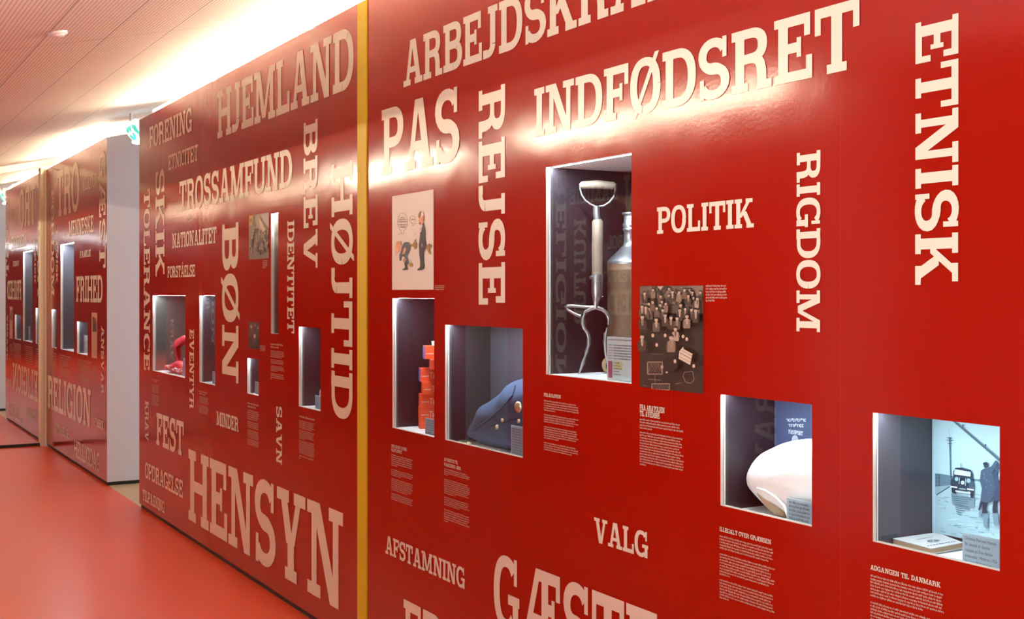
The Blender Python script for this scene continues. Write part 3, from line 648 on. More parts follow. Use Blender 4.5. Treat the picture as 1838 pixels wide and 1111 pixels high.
# ------------------------------------------------------------------ display cases
FLOORZ = {}
def case(k, label, side=M_DARK, back=M_DARK, led=True, drop=0.):
    x0, x1, z0, z1, dp = CASES[k]; t, rv = .012, .017
    r = thing('display_case', label, 'display case', ((x0 + x1) / 2, dp / 2, z0), 'glazed cases set into the red wall')
    mb = MB()
    for a, b in (((x0 - t, .0006, z0 - t), (x0, rv, z1 + t)), ((x1, .0006, z0 - t), (x1 + t, rv, z1 + t)), ((x0, .0006, z0 - t), (x1, rv, z0)), ((x0, .0006, z1), (x1, rv, z1 + t))): mb.box(a, b, M_REVEAL)
    mb.build('rim', r)
    mb = MB(); mb.box((x0 - t, rv, z0 - drop), (x0, dp, z1), side); mb.build('side_panel', r)
    mb = MB(); mb.box((x1, rv, z0 - drop), (x1 + t, dp, z1), side); mb.build('side_panel', r)
    mb = MB(); mb.box((x0 - t, rv, z0 - t - drop), (x1 + t, dp, z0 - drop), M_CFLOOR); mb.build('bottom_panel', r)
    mb = MB(); mb.box((x0 - t, rv, z1), (x1 + t, dp, z1 + t), M_WHITE); mb.build('top_panel', r)
    mb = MB(); mb.box((x0 - t, dp, z0 - t - drop), (x1 + t, dp + t, z1 + t), back)
    FLOORZ[k] = z0 - drop; mb.build('back_panel', r)
    mb = MB(); mb.box((x0, .010, z0), (x1, .014, z1), M_GLASS); mb.build('glass_pane', r)
    if led:
        M_LED = mat('cool_led_%s' % k, (1, 1, 1), .4, emit=(.78, .90, 1.0), es=LED * max(1.6 if k == 'passport' else 1.0, ((z1 - z0) / .30) ** 1.75))      # taller cases have brighter tapes
        mb = MB(); mb.poly([(x0 + .01, .021, z1 - .0003), (x0 + .01, .031, z1 - .0003), (x1 - .01, .031, z1 - .0003), (x1 - .01, .021, z1 - .0003)], M_LED); mb.box((x0 + .01, .021, z1 - .0001), (x1 - .01, .031, z1 + .010), M_REVEAL); mb.build('light_strip', r, recalc=False)
    return r
M_PLUM = mat('plum_grey_panel', (0.011, 0.0065, 0.010), .42)
M_BEIGEB = mat('beige_board', (0.36, 0.30, 0.20), .6)
M_BLUEP = noisy('navy_passport_cover', (0.030, 0.050, 0.115), (0.040, 0.066, 0.14), 30, .5)
M_BLACKP = mat('black_board', (.012, .012, .016), .5)
case('photo', 'nearest display case with the border photograph and pale booklets', drop=.018)
case('passport', 'display case with the blue passport cover and the white cap', M_PLUM, drop=.015)
case('fork', 'tall display case with the digging fork and metal can', M_PLUM, M_PLUM)
case('uniform', 'display case with the blue uniform jacket', M_PLUM, drop=.015)
case('boxes', 'display case with the stack of orange boxes below the cartoon', M_PLUM, M_PLUM)
case('small_item', 'display case left of the yellow strip below HØJTID', M_PLUM, M_PLUM)
case('square', 'smallest square display case below the dark photograph', M_PLUM, M_PLUM)
case('slot', 'tall narrow slot case left of IDENTITET', mat('olive_grey_panel', (.10, .085, .055), .5))
case('black', 'display case lined in black between EVENTYR and BØN', M_BLACKP, M_BLACKP)
case('lace', 'wide display case with the red lace near the doorway', mat('taupe_panel', (.05, .042, .036), .45), M_PLUM)
case('far_narrow', 'narrow display case beside the mirrored partition', M_DARK)
case('far_tall', 'tall display case with black caps on the far wall', M_DARK, M_BEIGEB)
case('far_paper', 'display case with the coloured paper on the far wall', M_DARK)

# label cards: thin upright plates
def label_card(k, px0, px1, pt, y, label, lines=6, text=None, tilt=.0, mark=False):
    x0, x1 = aty(px0, 600, y)[0], aty(px1, 600, y)[0]; z0 = FLOORZ[k] + .0005; z1 = aty(px0, pt, y)[2]
    r = thing('label_card', label, 'label', ((x0 + x1) / 2, y, z0), 'label cards in the cases')
    mb = MB(); mb.box((x0, y, z0), (x1, y + .003, z1), M_STOCK); mb.box((x0, y, z0), (x1, y + .02, z0 + .003), M_STOCK); mb.build('plate', r)
    mb = MB(); w_, h_ = x1 - x0, z1 - z0; yy = y - .0006
    if text:
        p_ = h_ * .9 / (len(text) + .6); s_ = p_ * .80; sx_ = min(s_, w_ * .88 / max(max(v[0] for v in font_tris(t)[0]) for t in text))
        for i, t in enumerate(text):
            zb = z1 - h_ * .06 - p_ * (i + 1) + p_ * .25
            lay_font(mb, t, M_INKB, lambda a, b: (x0 + w_ * .07 + a * sx_, yy, zb + b * s_))
    else:
        p_ = h_ * .88 / lines
        for i in range(lines): scribble(mb, x0 + w_ * .1, x1 - w_ * .06 - random.uniform(0, .25) * w_ * (i == lines - 1), z1 - h_ * .06 - p_ * (i + 1) + p_ * .25, p_ * .42, M_INKB, yy)
    mb.build('print', r, recalc=False)
    return r
def fit_font(mb, text, m, x0, x1, z0, h, y):
    V, _ = font_tris(text); wd = max(v[0] for v in V); s_ = (x1 - x0) / wd
    lay_font(mb, text, m, lambda a, b: (x0 + a * s_, y, z0 + b * h))

# --- nearest case: photograph on the back wall, booklets, label
cx0, cx1, cz0, cz1, cd = CASES['photo']
p = Print(1670, 740, 5.846, y=cd - .002)
p.rect_world(cx0 + .001, cx1 - .001, cz0 + .001, cz1 - .001, (176, 214, 226))
sky, mid, dk, lt = (176, 214, 226), (120, 152, 170), (38, 56, 78), (206, 234, 240)
p.poly([(48, 640), (130, 648), (230, 668), (480, 700), (760, 715), (1400, 740), (1400, 800), (560, 760), (48, 780)], (96, 128, 148))
p.poly([(48, 780), (210, 766), (480, 720), (560, 740), (1400, 800), (1400, 1290), (48, 1290)], (164, 200, 214))
p.poly([(48, 780), (205, 768), (48, 870)], (140, 174, 190)); p.line([(62, 868), (210, 775)], 12, (66, 88, 104))
for y in (655, 690, 725, 765): p.line([(50, y), (94, y + 4)], 7, (70, 92, 108))
p.line([(92, 650), (94, 770)], 8, (60, 80, 98)); p.line([(62, 650), (64, 770)], 5, (70, 92, 108))
for _ in range(70):
    x = random.uniform(60, 700); y = random.uniform(850, 1290); l = random.uniform(20, 90); p.line([(x, y), (x + l, y + random.uniform(2, 12))], random.uniform(3, 7), random.choice(((112, 148, 166), (128, 164, 182), (206, 232, 238), (140, 176, 192))))
p.poly([(215, 850), (465, 900), (455, 1000), (230, 960)], (110, 144, 160))
for i in range(10): p.line([(225 + i * 6, 880 + i * 20), (420 - i * 8 + random.uniform(-40, 40), 900 + i * 20)], 8, (74, 104, 124))
p.poly([(195, 262), (206, 262), (218, 690), (208, 690)], (56, 80, 104))
for y, a, b in ((265, 174, 230), (292, 166, 238), (328, 182, 226)): p.line([(a, y), (b, y + 4)], 6, (56, 80, 104))
p.line([(190, 190), (200, 240), (212, 262)], 2.5, (140, 170, 186)); p.line([(318, 535), (320, 575)], 6, (80, 104, 124))
# car
p.ell(235, 740, 28, 50, (58, 80, 100)); p.poly([(222, 780), (270, 790), (268, 855), (224, 842)], (30, 44, 62)); p.poly([(418, 815), (456, 820), (452, 905), (420, 890)], (30, 44, 62))
p.poly([(240, 620), (262, 582), (330, 580), (425, 605), (444, 645), (446, 700), (462, 760), (455, 810), (380, 830), (270, 812), (215, 775), (220, 700), (238, 690)], dk)
p.poly([(262, 604), (418, 632), (414, 668), (254, 646)], (188, 220, 230)); p.line([(256, 600), (420, 628), (418, 672), (252, 648), (256, 600)], 5, (220, 240, 244)); p.ell(325, 638, 26, 12, (232, 246, 248))
p.ell(432, 770, 30, 54, (64, 88, 110)); p.ell(275, 700, 20, 22, (150, 186, 202)); p.ell(400, 718, 22, 24, (150, 186, 202)); p.poly([(304, 682), (370, 690), (368, 772), (298, 752)], (24, 36, 54))
p.line([(300, 752), (306, 684)], 6, (196, 226, 234)); p.line([(366, 770), (370, 694)], 6, (196, 226, 234)); p.ell(338, 738, 19, 20, (206, 232, 238)); p.ell(338, 738, 11, 12, (150, 186, 200))
p.line([(210, 777), (282, 790)], 14, (214, 238, 242)); p.line([(384, 804), (458, 816)], 14, (214, 238, 242)); p.line([(262, 826), (420, 846)], 13, (196, 224, 232)); p.line([(300, 800), (370, 808)], 10, (160, 190, 204))
# barrier pole and two men
p.poly([(232, 92), (262, 96), (700, 462), (760, 520), (745, 530), (690, 488)], (70, 96, 112)); p.line([(330, 165), (342, 140)], 8, (50, 72, 90)); p.ell(342, 136, 8, 9, (50, 72, 90)); p.line([(568, 370), (578, 346)], 8, (50, 72, 90)); p.ell(579, 342, 9, 10, (50, 72, 90))
coat, coat2 = (66, 88, 116), (54, 74, 102)
p.poly([(655, 620), (690, 605), (700, 560), (705, 520), (722, 540), (718, 590), (695, 660), (720, 730), (735, 930), (660, 935)], coat2); p.poly([(662, 930), (700, 930), (690, 1010), (704, 1050), (652, 1062), (650, 1000)], (34, 48, 70))
p.poly([(524, 930), (560, 935), (525, 1010), (515, 1035), (502, 1020)], (40, 56, 78)); p.poly([(556, 930), (598, 935), (580, 1025), (608, 1045), (600, 1056), (545, 1062), (545, 1000)], (34, 48, 70))
p.poly([(530, 612), (562, 590), (604, 584), (640, 566), (680, 505), (704, 512), (690, 570), (650, 628), (662, 720), (680, 800), (636, 945), (590, 950), (524, 930), (540, 800), (518, 715)], coat)
p.ell(580, 560, 22, 26, (50, 68, 92)); p.poly([(548, 548), (556, 528), (588, 520), (604, 535), (606, 556), (575, 552)], (30, 42, 62))
for _ in range(26): p.ell(random.uniform(545, 640), random.uniform(640, 900), 3, 3, (150, 176, 196), 6)
p.poly([(505, 1040), (535, 1040), (530, 1110), (510, 1100)], (120, 152, 172)); p.poly([(545, 1070), (605, 1066), (600, 1230), (560, 1200)], (112, 144, 164)); p.poly([(650, 1066), (705, 1060), (720, 1200), (665, 1180)], (112, 144, 164))
p.done('border_photograph', 'blue toned photograph of an old car and two men lifting a barrier', 'photograph', (cx0 + .1, cd, cz0))

def slab(name, label, cat, pts, z0, th, mtop, mside, group=None, deco=None):
    """flat booklet: four floor corners (x,y) given in order"""
    cx = sum(q[0] for q in pts) / 4; cy = sum(q[1] for q in pts) / 4
    r = thing(name, label, cat, (cx, cy, z0), group)
    def ring(s_, z): return [(cx + (q[0] - cx) * s_, cy + (q[1] - cy) * s_, z) for q in pts]
    mb = MB(); mb.hexa(ring(.985, z0 + .0012) + ring(.985, z0 + th - .0012), mside); mb.build('pages', r)
    mb = MB(); mb.hexa(ring(1, z0) + ring(1, z0 + .0012), mtop); mb.hexa(ring(1, z0 + th - .0012) + ring(1, z0 + th), mtop)
    mb.build('cover', r)
    if deco: deco(r, pts, z0 + th)
    return r
M_PAPER = mat('pale_paper', (.62, .66, .66), .6); M_TAN = mat('tan_page_edges', (.42, .31, .19), .7); M_GREYD = mat('grey_document', (.30, .34, .34), .5)
zf = FLOORZ['photo'] + .0005
def fl(px, py, dz=0., z=None): q = atz(px, py, (zf if z is None else z) + dz); return (q[0], q[1])
def doc_print(r, pts, z):
    def L(a, b):
        q = [pts[0][i] * (1 - a) * (1 - b) + pts[1][i] * a * (1 - b) + pts[2][i] * a * b + pts[3][i] * (1 - a) * b for i in (0, 1)]
        return (q[0], q[1], z + .0006)
    mb = MB()
    for i in range(10):
        a = .08 + i * .085
        mb.poly([L(.82, a), L(.86, a), L(.86, a + .05), L(.82, a + .05)], M_INKB)
    for i in range(8):
        a = .30 + i * .05
        mb.poly([L(.30, a), L(.33, a), L(.33, a + .035), L(.30, a + .035)], ink((120, 130, 134)))
    M_SEAL = ink((128, 146, 150))
    for i in range(14):
        t = 2 * math.pi * i / 14; t2 = t + .3
        mb.poly([L(.58 + .10 * math.cos(t), .5 + .15 * math.sin(t)), L(.58 + .10 * math.cos(t2), .5 + .15 * math.sin(t2)), L(.58 + .02 * math.cos(t2), .5 + .03 * math.sin(t2)), L(.58 + .02 * math.cos(t), .5 + .03 * math.sin(t))], M_SEAL)
    mb.build('print', r, recalc=False)
slab('passport_booklet', 'closed pale passport booklet with a round grey seal', 'booklet', [fl(1602.4, 966.3, .018), fl(1671, 984.3, .018), fl(1729, 973.5, .018), fl(1681, 955.2, .018)], zf + .0045, .0135, M_PAPER, M_TAN, deco=doc_print)
slab('grey_document', 'thin grey document lying under the passport booklet', 'document', [fl(1607, 975, .004), fl(1681, 993, .004), fl(1727, 985, .004), fl(1690, 960, .004)], zf, .004, M_GREYD, M_GREYD)
slab('open_booklet', 'white booklet with tan page edges at the front of the case', 'booklet', [fl(1684, 995, .007), fl(1762, 1013, .007), fl(1779, 1007, .007), fl(1736, 987, .007)], zf, .007, mat('white_page', (.8, .8, .78), .6), M_TAN)
label_card('photo', 1727.5, 1793.5, 955, .022, 'clear label card in front of the border photograph', text=['Christina Pericona Hansen', 'fik udstedt sit danske', 'rejsepas på Den danske', 'ambassade i Minárva i 1926', 'Rejsepas: Politimuseet.'])

# --- passport case
px0, px1, pz0, pz1, pd = CASES['passport']; fz = FLOORZ['passport']
p = Print(1270, 690, 4.114, y=pd - .002)
mb = MB(); mb.box((px0 + .002, pd - .004, fz + .001), (px1 - .002, pd - .0005, pz1 - .002), M_BLUEP)
M_SILV = mat('silver_print', (.55, .60, .66), .4)
yb = pd - .0046
def pb(x, y): return aty(1270 + x / 4.114, 690 + y / 4.114, yb)
a, b = pb(598, 362), pb(706, 330)
lay_word(mb, 'PASSPORT', a[0], b[0], a[2], a[2] + (pb(598, 332)[2] - pb(598, 362)[2]), M_SILV, y=yb)
def curls(x0, x1, y, h, n):
    st = (x1 - x0) / n
    for i in range(n):
        cx_ = x0 + st * (i + .5); k = random.choice((0, 1, 2)); pts = [(cx_ + st * .36 * math.cos(t), y + h * .42 * math.sin(t)) for t in [math.radians(30 + k * 90 + (300 - 50 * k) * j / 9) for j in range(10)]]
        if k == 1: pts += [(cx_ + st * .4, y - h * .7)]
        for q, r_ in zip(pts[:-1], pts[1:]):
            dx, dy = r_[0] - q[0], r_[1] - q[1]; l = math.hypot(dx, dy) or 1; nx, ny = -dy / l * 2.6, dx / l * 2.6
            mb.poly([pb(q[0] + nx, q[1] + ny), pb(r_[0] + nx, r_[1] + ny), pb(r_[0] - nx, r_[1] - ny), pb(q[0] - nx, q[1] - ny)], M_SILV)
curls(580, 728, 264, 24, 9); curls(596, 710, 305, 26, 8)
for rr in (22, 15, 8):
    for i in range(16):
        t, t2 = math.pi * 2 * i / 16, math.pi * 2 * (i + 1) / 16
        mb.poly([pb(645 + rr * math.cos(t), 402 + rr * 1.15 * math.sin(t)), pb(645 + rr * math.cos(t2), 402 + rr * 1.15 * math.sin(t2)), pb(645 + (rr - 4) * math.cos(t2), 402 + (rr - 4) * 1.15 * math.sin(t2)), pb(645 + (rr - 4) * math.cos(t), 402 + (rr - 4) * 1.15 * math.sin(t))], M_SILV)
mb.poly([pb(608, 425), pb(630, 405), pb(632, 430)], M_SILV)
tag(mb.build('passport_cover', recalc=False, loc=(px0 + .17, pd, fz)), 'enlarged dark blue passport cover behind the white cap', 'print')

def outline(pts, y, ox=0, oy=0, k=1.): return [(lambda q: (q[0], q[2]))(aty(ox + a / k, oy + b / k, y)) for a, b in pts]
def dense(o, n=3):
    """smooth closed curve through the points"""
    out = []; N_ = len(o)
    for i in range(N_):
        p0, p1, p2, p3 = o[i - 1], o[i], o[(i + 1) % N_], o[(i + 2) % N_]
        for j in range(n):
            t = j / n; f = lambda c: .5 * (2 * p1[c] + (p2[c] - p0[c]) * t + (2 * p0[c] - 5 * p1[c] + 4 * p2[c] - p3[c]) * t * t + (3 * p1[c] - p0[c] - 3 * p2[c] + p3[c]) * t ** 3)
            out.append((f(0), f(1)))
    return out
M_WCAP = mat('white_leather', (.86, .86, .86), .38); M_TANL = noisy('tan_lining', (.42, .29, .18), (.33, .22, .13), 60, .45)
yc = .105
oc = outline([(770, 402), (700, 405), (600, 425), (520, 458), (440, 500), (395, 545), (360, 600), (335, 665), (340, 735), (375, 790), (450, 870), (520, 940), (575, 985), (660, 1000), (780, 1000), (900, 985), (990, 900), (1010, 760), (990, 600), (930, 480), (850, 420)], yc, 1270, 690, 4.114)
oc = [(min(x, px1 - .012), max(z, fz + .004)) for x, z in oc]
zmin = min(q[1] for q in oc); oc = dense(oc); oc = [(x, max(z, fz + .002)) for x, z in oc]
ccx = sum(q[0] for q in oc) / len(oc)
r = thing('white_headgear', 'large white rounded cap with tan lining in the passport case', 'cap', (ccx, yc, fz))
mb = MB(); mb.puff(oc, yc, .075, .075, M_WCAP, 9); mb.build('crown', r)
ol = dense(outline([(372, 768), (430, 795), (500, 840), (555, 900), (580, 975), (545, 980), (500, 945), (430, 870), (385, 805)], yc - .045, 1270, 690, 4.114)); ol = [(x, max(z, fz + .003)) for x, z in ol]
mb = MB(); mb.puff(ol, yc - .045, .022, .05, M_TANL, 5); mb.build('lining', r)
pts = [aty(1270 + a / 4.114, 690 + b / 4.114, yc - .072) for a, b in ((366, 765), (430, 785), (505, 832), (565, 895), (592, 975))]
mb = MB(); mb.tube(pts, [.002, .004, .0045, .0045, .003], M_WCAP, 8); mb.build('rim_seam', r)
q = aty(1372, 905, .14); q = (q[0] + .012, .158, q[2])
r = thing('black_stand', 'small black rounded foot behind the white cap', 'stand', (q[0], q[1], fz))
mb = MB(); mb.lathe([(.0, fz + .001), (.012, fz + .001), (.02, fz + .008), (.024, fz + .02), (.021, fz + .032), (.012, fz + .04), (0, fz + .042)], (q[0], .158), mat('black_rubber', (.012, .012, .016), .35), 24); mb.build('foot', r)
mb = MB(); mb.lathe([(.008, fz + .04), (.008, fz + .075), (0, fz + .075)], (q[0], .158), M_STEEL, 16); mb.build('stem', r)
label_card('passport', 1412, 1456.5, 893, .020, 'pale label card in front of the white cap', 6)

# --- fork case
fx0, fx1, fz0, fz1, fd = CASES['fork']
def fp(px, py, dy=0.): y = .15 + .00153 * (px - 1070) + dy; return aty(px, py, y)
def fA(x, y): return fp(960 + x / 5.555, 260 + y / 5.555)
def fB(x, y): return fp(960 + x / 4.445, 440 + y / 4.445)
base = fB(348, 1035)
r = thing('digging_fork', 'old two pronged digging fork with wooden D handle', 'garden fork', (base[0], base[1], fz0))
mb = MB(); a, b = fA(452, 402), fA(803, 408)
mb.tube([a, [a[i] * .94 + b[i] * .06 for i in range(3)], [(a[i] + b[i]) / 2 + (.003 if i == 2 else 0) for i in range(3)], [a[i] * .06 + b[i] * .94 for i in range(3)], b], [.009, .013, .0145, .013, .009], M_WOOD, 14); mb.build('grip', r)
mb = MB(); mb.tube([fA(*q) for q in ((450, 385), (452, 440), (468, 500), (505, 555), (555, 592), (615, 618), (690, 606), (745, 570), (785, 515), (803, 450), (804, 390))], .0032, M_STEEL, 8); mb.build('handle_loop', r)
mb = MB(); mb.tube([fA(613, 612), fA(613, 680), fA(624, 750)], [.011, .012, .0115], M_STEEL, 14); mb.build('socket', r)
mb = MB(); mb.tube([fA(624, 745), fA(625, 765), fA(625, 950), fB(497, 0), fB(498, 245)], [.014, .0185, .0185, .0185, .018], M_WOOD, 16); mb.build('shaft', r)
mb = MB(); mb.tube([fB(498, 235), fB(498, 300), fB(498, 395), fB(490, 440), fB(487, 480), fB(487, 505)], [.0195, .0195, .0185, .012, .009, .009], M_STEEL, 16)
mb.tube([fB(455, 408), fB(545, 412)], .0025, M_STEEL, 6); q = fB(490, 258); mb.tube([(q[0], q[1] - .024, q[2]), (q[0], q[1] + .002, q[2])], .006, M_STEEL, 10); mb.build('ferrule', r)
mb = MB(); mb.tube([fB(*q) for q in ((487, 490), (445, 495), (380, 492), (310, 486), (262, 484), (243, 494), (252, 512), (300, 540), (345, 562), (366, 566))], [.0055] * 10, M_STEEL, 10); mb.build('foot_rest', r)
mb = MB(); mb.tube([fB(*q) for q in ((487, 495), (445, 508), (405, 535), (380, 580), (378, 625), (392, 665), (415, 695), (430, 730), (428, 790), (412, 850), (388, 930), (365, 990), (349, 1030))], [.008, .0075, .007, .0065, .0065, .0065, .0065, .007, .0075, .007, .006, .0045, .002], M_STEEL, 10); mb.build('prong', r)
mb = MB(); mb.tube([fB(*q) for q in ((487, 495), (535, 512), (570, 540), (592, 585), (595, 630), (580, 670), (562, 705), (558, 770), (566, 860), (580, 950))], [.008, .0075, .007, .0065, .0065, .0065, .0065, .007, .006, .003], M_STEEL, 10); mb.build('prong', r)
M_CAN = noisy('dull_zinc', (.50, .52, .56), (.38, .39, .42), 50, .32, .03, .85); M_CANB = noisy('rusty_brown_metal', (.19, .115, .065), (.13, .08, .048), 70, .55, .05, .25, (1, 1, .25))
yj = .29
def jz(py): return aty(1132, py, yj)[2]
jx = aty(1132, 560, yj)[0]; u = (D0 + yj) / (S + C * (1132 - CX) / F) / F      # metres per pixel there
r = thing('metal_can', 'tall bottle necked metal can with brown body', 'can', (jx, yj, fz0))
mb = MB(); mb.lathe([(0, fz0 + .001), (41 * u, fz0 + .001), (42 * u, fz0 + .006), (42 * u, jz(488)), (42.6 * u, jz(487)), (42.6 * u, jz(483)), (42 * u, jz(482)), (42 * u, jz(472))], (jx, yj), M_CANB, 48); mb.build('body', r)
mb = MB(); mb.lathe([(42 * u, jz(474)), (42.5 * u, jz(471)), (40 * u, jz(467)), (30 * u, jz(457)), (20 * u, jz(447)), (13.5 * u, jz(440)), (12.2 * u, jz(434)), (12 * u, jz(416)), (13 * u, jz(415)), (14.2 * u, jz(413)), (14.2 * u, jz(411)), (13 * u, jz(409)), (14.4 * u, jz(406)), (14.4 * u, jz(402)), (12.5 * u, jz(400)), (12 * u, jz(386))], (jx, yj), M_CAN, 48); mb.build('shoulder', r)
mb = MB(); mb.lathe([(11.5 * u, jz(388)), (15.5 * u, jz(385)), (16 * u, jz(383)), (15.5 * u, jz(381.5)), (0, jz(381))], (jx, yj), M_CAN, 40); mb.build('lid', r)
q = aty(1091, 655, .215)
r = thing('wooden_disc', 'small pale wooden disc leaning behind the letter', 'disc', (q[0], q[1], fz0))
mb = MB(); rr = q[2] - fz0 - .002; n = 32
ring = [(rr * math.cos(2 * math.pi * i / n), rr * math.sin(2 * math.pi * i / n)) for i in range(n)]
mb.grid([[(q[0] + a * .8, q[1] + dy + a * .3, q[2] + b) for a, b in [(x * s_, y * s_) for x, y in ring]] for dy, s_ in ((-.004, 0), (-.004, .97), (-.003, 1), (.003, 1), (.004, .97), (.004, 0))], mat('pale_beech', (.50, .34, .19), .55), False, True); mb.build('face', r)
mb = MB(); mb.tube([(q[0], q[1] - .006, q[2] + .006), (q[0] - .001, q[1] - .006, q[2] - .012)], .0016, M_INKB, 6); mb.build('mark', r)
# letter in a clear stand
lx0, lx1 = aty(1089.5, 640, .03)[0], aty(1133.5, 640, .03)[0] + .055; lz0, lz1 = fz0 + .001, aty(1089.5, 604, .03)[2]
r = thing('framed_letter', 'pale handwritten letter in a clear stand before the can', 'letter', ((lx0 + lx1) / 2, .03, fz0))
mb = MB(); mb.box((lx0, .030, lz0), (lx1, .036, lz1), mat('pale_blue_paper', (.42, .50, .53), .5)); mb.build('sheet', r)
mb = MB(); mb.box((lx0, .036, lz0), (lx0 + .004, .06, lz1), mat('acrylic_edge', (.30, .42, .45), .15)); mb.box((lx0, .036, lz0), (lx1, .06, lz0 + .003), mat('acrylic_edge', (.30, .42, .45), .15)); mb.build('stand', r)
mb = MB(); h_ = lz1 - lz0; w_ = lx1 - lx0; yy = .0294
mb.poly([(lx0 + .006, yy, lz1 - h_ * .075), (lx1 - .004, yy, lz1 - h_ * .075), (lx1 - .004, yy, lz1 - h_ * .055), (lx0 + .006, yy, lz1 - h_ * .055)], ink((110, 96, 92)))
for i in range(6): scribble(mb, lx0 + w_ * .20, lx1 - .006, lz1 - h_ * (.20 + .062 * i), h_ * .026, ink((70, 72, 84)), yy)
for i in range(6): scribble(mb, lx0 + w_ * .05, lx0 + w_ * .16, lz1 - h_ * (.20 + .062 * i), h_ * .022, ink((120, 124, 132)), yy)
mb.poly([(lx0 + w_ * .04, yy, lz0 + h_ * .05), (lx0 + w_ * .16, yy, lz0 + h_ * .05), (lx0 + w_ * .16, yy, lz0 + h_ * .44), (lx0 + w_ * .04, yy, lz0 + h_ * .44)], ink((140, 70, 92)))
for i in range(5): scribble(mb, lx0 + w_ * .19, lx0 + w_ * (.38 + .03 * (i % 3)), lz0 + h_ * (.39 - .065 * i), h_ * .024, ink((86, 84, 92)), yy)
mb.poly([(lx0 + w_ * .24, yy + .0003, lz0 + h_ * .26), (lx0 + w_ * .44, yy + .0003, lz0 + h_ * .26), (lx0 + w_ * .44, yy + .0003, lz0 + h_ * .44), (lx0 + w_ * .24, yy + .0003, lz0 + h_ * .44)], ink((178, 178, 130)))
mb.build('print', r, recalc=False)

# --- uniform case
ux0, ux1, uz0, uz1, ud = CASES['uniform']; uf = FLOORZ['uniform']; yj = .118
M_NAVY = noisy('navy_wool', (.015, .036, .088), (.024, .050, .115), 45, .85, .12)
def ud_(x, y, yy=None): return aty(790 + x / 7.406, 680 + y / 7.406, yj if yy is None else yy)
oj = [(430, 770), (440, 690), (490, 560), (560, 430), (620, 350), (710, 290), (780, 225), (880, 160), (950, 120), (1010, 40), (1090, 0), (1200, -20), (1330, 10), (1430, 90), (1480, 300), (1490, 600), (1460, 900), (1200, 1010), (1050, 1010), (900, 960), (760, 920), (600, 860), (480, 800)]
oj = [(lambda q: (min(q[0], ux1 - .02), max(q[2], uf + .002)))(ud_(*q)) for q in oj]
oj = [(x, max(z, uf + .0015)) for x, z in dense(oj)]
def folds(x, z): return .006 * math.sin(34 * (x * .55 + z) + .6) + .004 * math.sin(61 * (x * .3 - z * .9))
jc = (sum(q[0] for q in oj) / len(oj), yj, uf)
r = thing('uniform_jacket', 'folded navy blue uniform jacket with brass buttons', 'jacket', jc)
mb = MB(); mb.puff(oj, yj, .070, .055, M_NAVY, 9, folds); body = mb.build('body', r)
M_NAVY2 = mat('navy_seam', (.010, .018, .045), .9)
jcx = sum(q[0] for q in oj) / len(oj); jcz = sum(q[1] for q in oj) / len(oj)
from mathutils.bvhtree import BVHTree
bvh = BVHTree.FromPolygons([Vector(v) for v in mb.v], mb.f)
def onj(x, y, off=.001):
    """point of the jacket's front seen at that place"""
    o_ = Vector((0, -D0, H)); d = Vector(ray(790 + x / 7.406, 680 + y / 7.406)).normalized(); h = bvh.ray_cast(o_, d)
    return tuple(h[0] - d * off) if h[0] is not None else ud_(x, y, .06)
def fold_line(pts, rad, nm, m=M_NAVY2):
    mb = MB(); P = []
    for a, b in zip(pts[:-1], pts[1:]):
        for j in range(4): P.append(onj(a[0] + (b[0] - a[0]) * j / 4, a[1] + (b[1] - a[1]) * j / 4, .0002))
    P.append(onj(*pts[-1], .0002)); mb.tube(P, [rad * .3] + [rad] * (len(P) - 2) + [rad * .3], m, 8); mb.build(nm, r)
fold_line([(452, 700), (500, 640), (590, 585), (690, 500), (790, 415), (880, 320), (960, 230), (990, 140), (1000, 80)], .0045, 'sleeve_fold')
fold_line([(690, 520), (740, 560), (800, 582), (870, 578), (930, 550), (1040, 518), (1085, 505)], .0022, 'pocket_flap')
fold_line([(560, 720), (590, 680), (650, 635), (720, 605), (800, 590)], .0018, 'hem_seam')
M_BRASS = mat('silver_brass_button', (.72, .68, .46), .28, .85)
def button(x, y, rad, nm='button', sx=1.):
    q = Vector(onj(x, y, .002)); h = bvh.find_nearest(q); n_ = h[1] if h[1].y < 0 else -h[1]
    a = n_.cross(Vector((0, 0, 1))).normalized(); b = n_.cross(a).normalized(); mb = MB()
    mb.grid([[tuple(q + n_ * dz + a * (rad * s_ * math.cos(2 * math.pi * i / 20)) * sx + b * (rad * s_ * math.sin(2 * math.pi * i / 20))) for i in range(20)] for dz, s_ in ((-.002, .95), (.001, 1), (.003, .85), (.0042, .5), (.0046, .02))], M_BRASS, True, True); mb.build(nm, r)
button(830, 548, .0085); button(757, 640, .0095); button(1046, 563, .0085)
button(1040, 375, .020, 'badge', .85)
label_card('uniform', 917.3, 938.6, 762.6, .022, 'pale blue label card in front of the navy jacket', 11)
zf = uf + .0005
GRN = mat('dark_green_cover', (.035, .07, .05), .5); YELE = mat('yellow_page_edges', (.48, .46, .10), .6)
def bead(x, y): return fl(790 + x / 7.406, 680 + y / 7.406, .004)
slab('green_booklet', 'small dark green booklet with yellow edges beside the navy jacket', 'booklet', [fl(807, 786, .009), fl(833, 793, .009), fl(851, 788, .009), fl(826, 783.2, .009)], zf, .009, GRN, YELE)
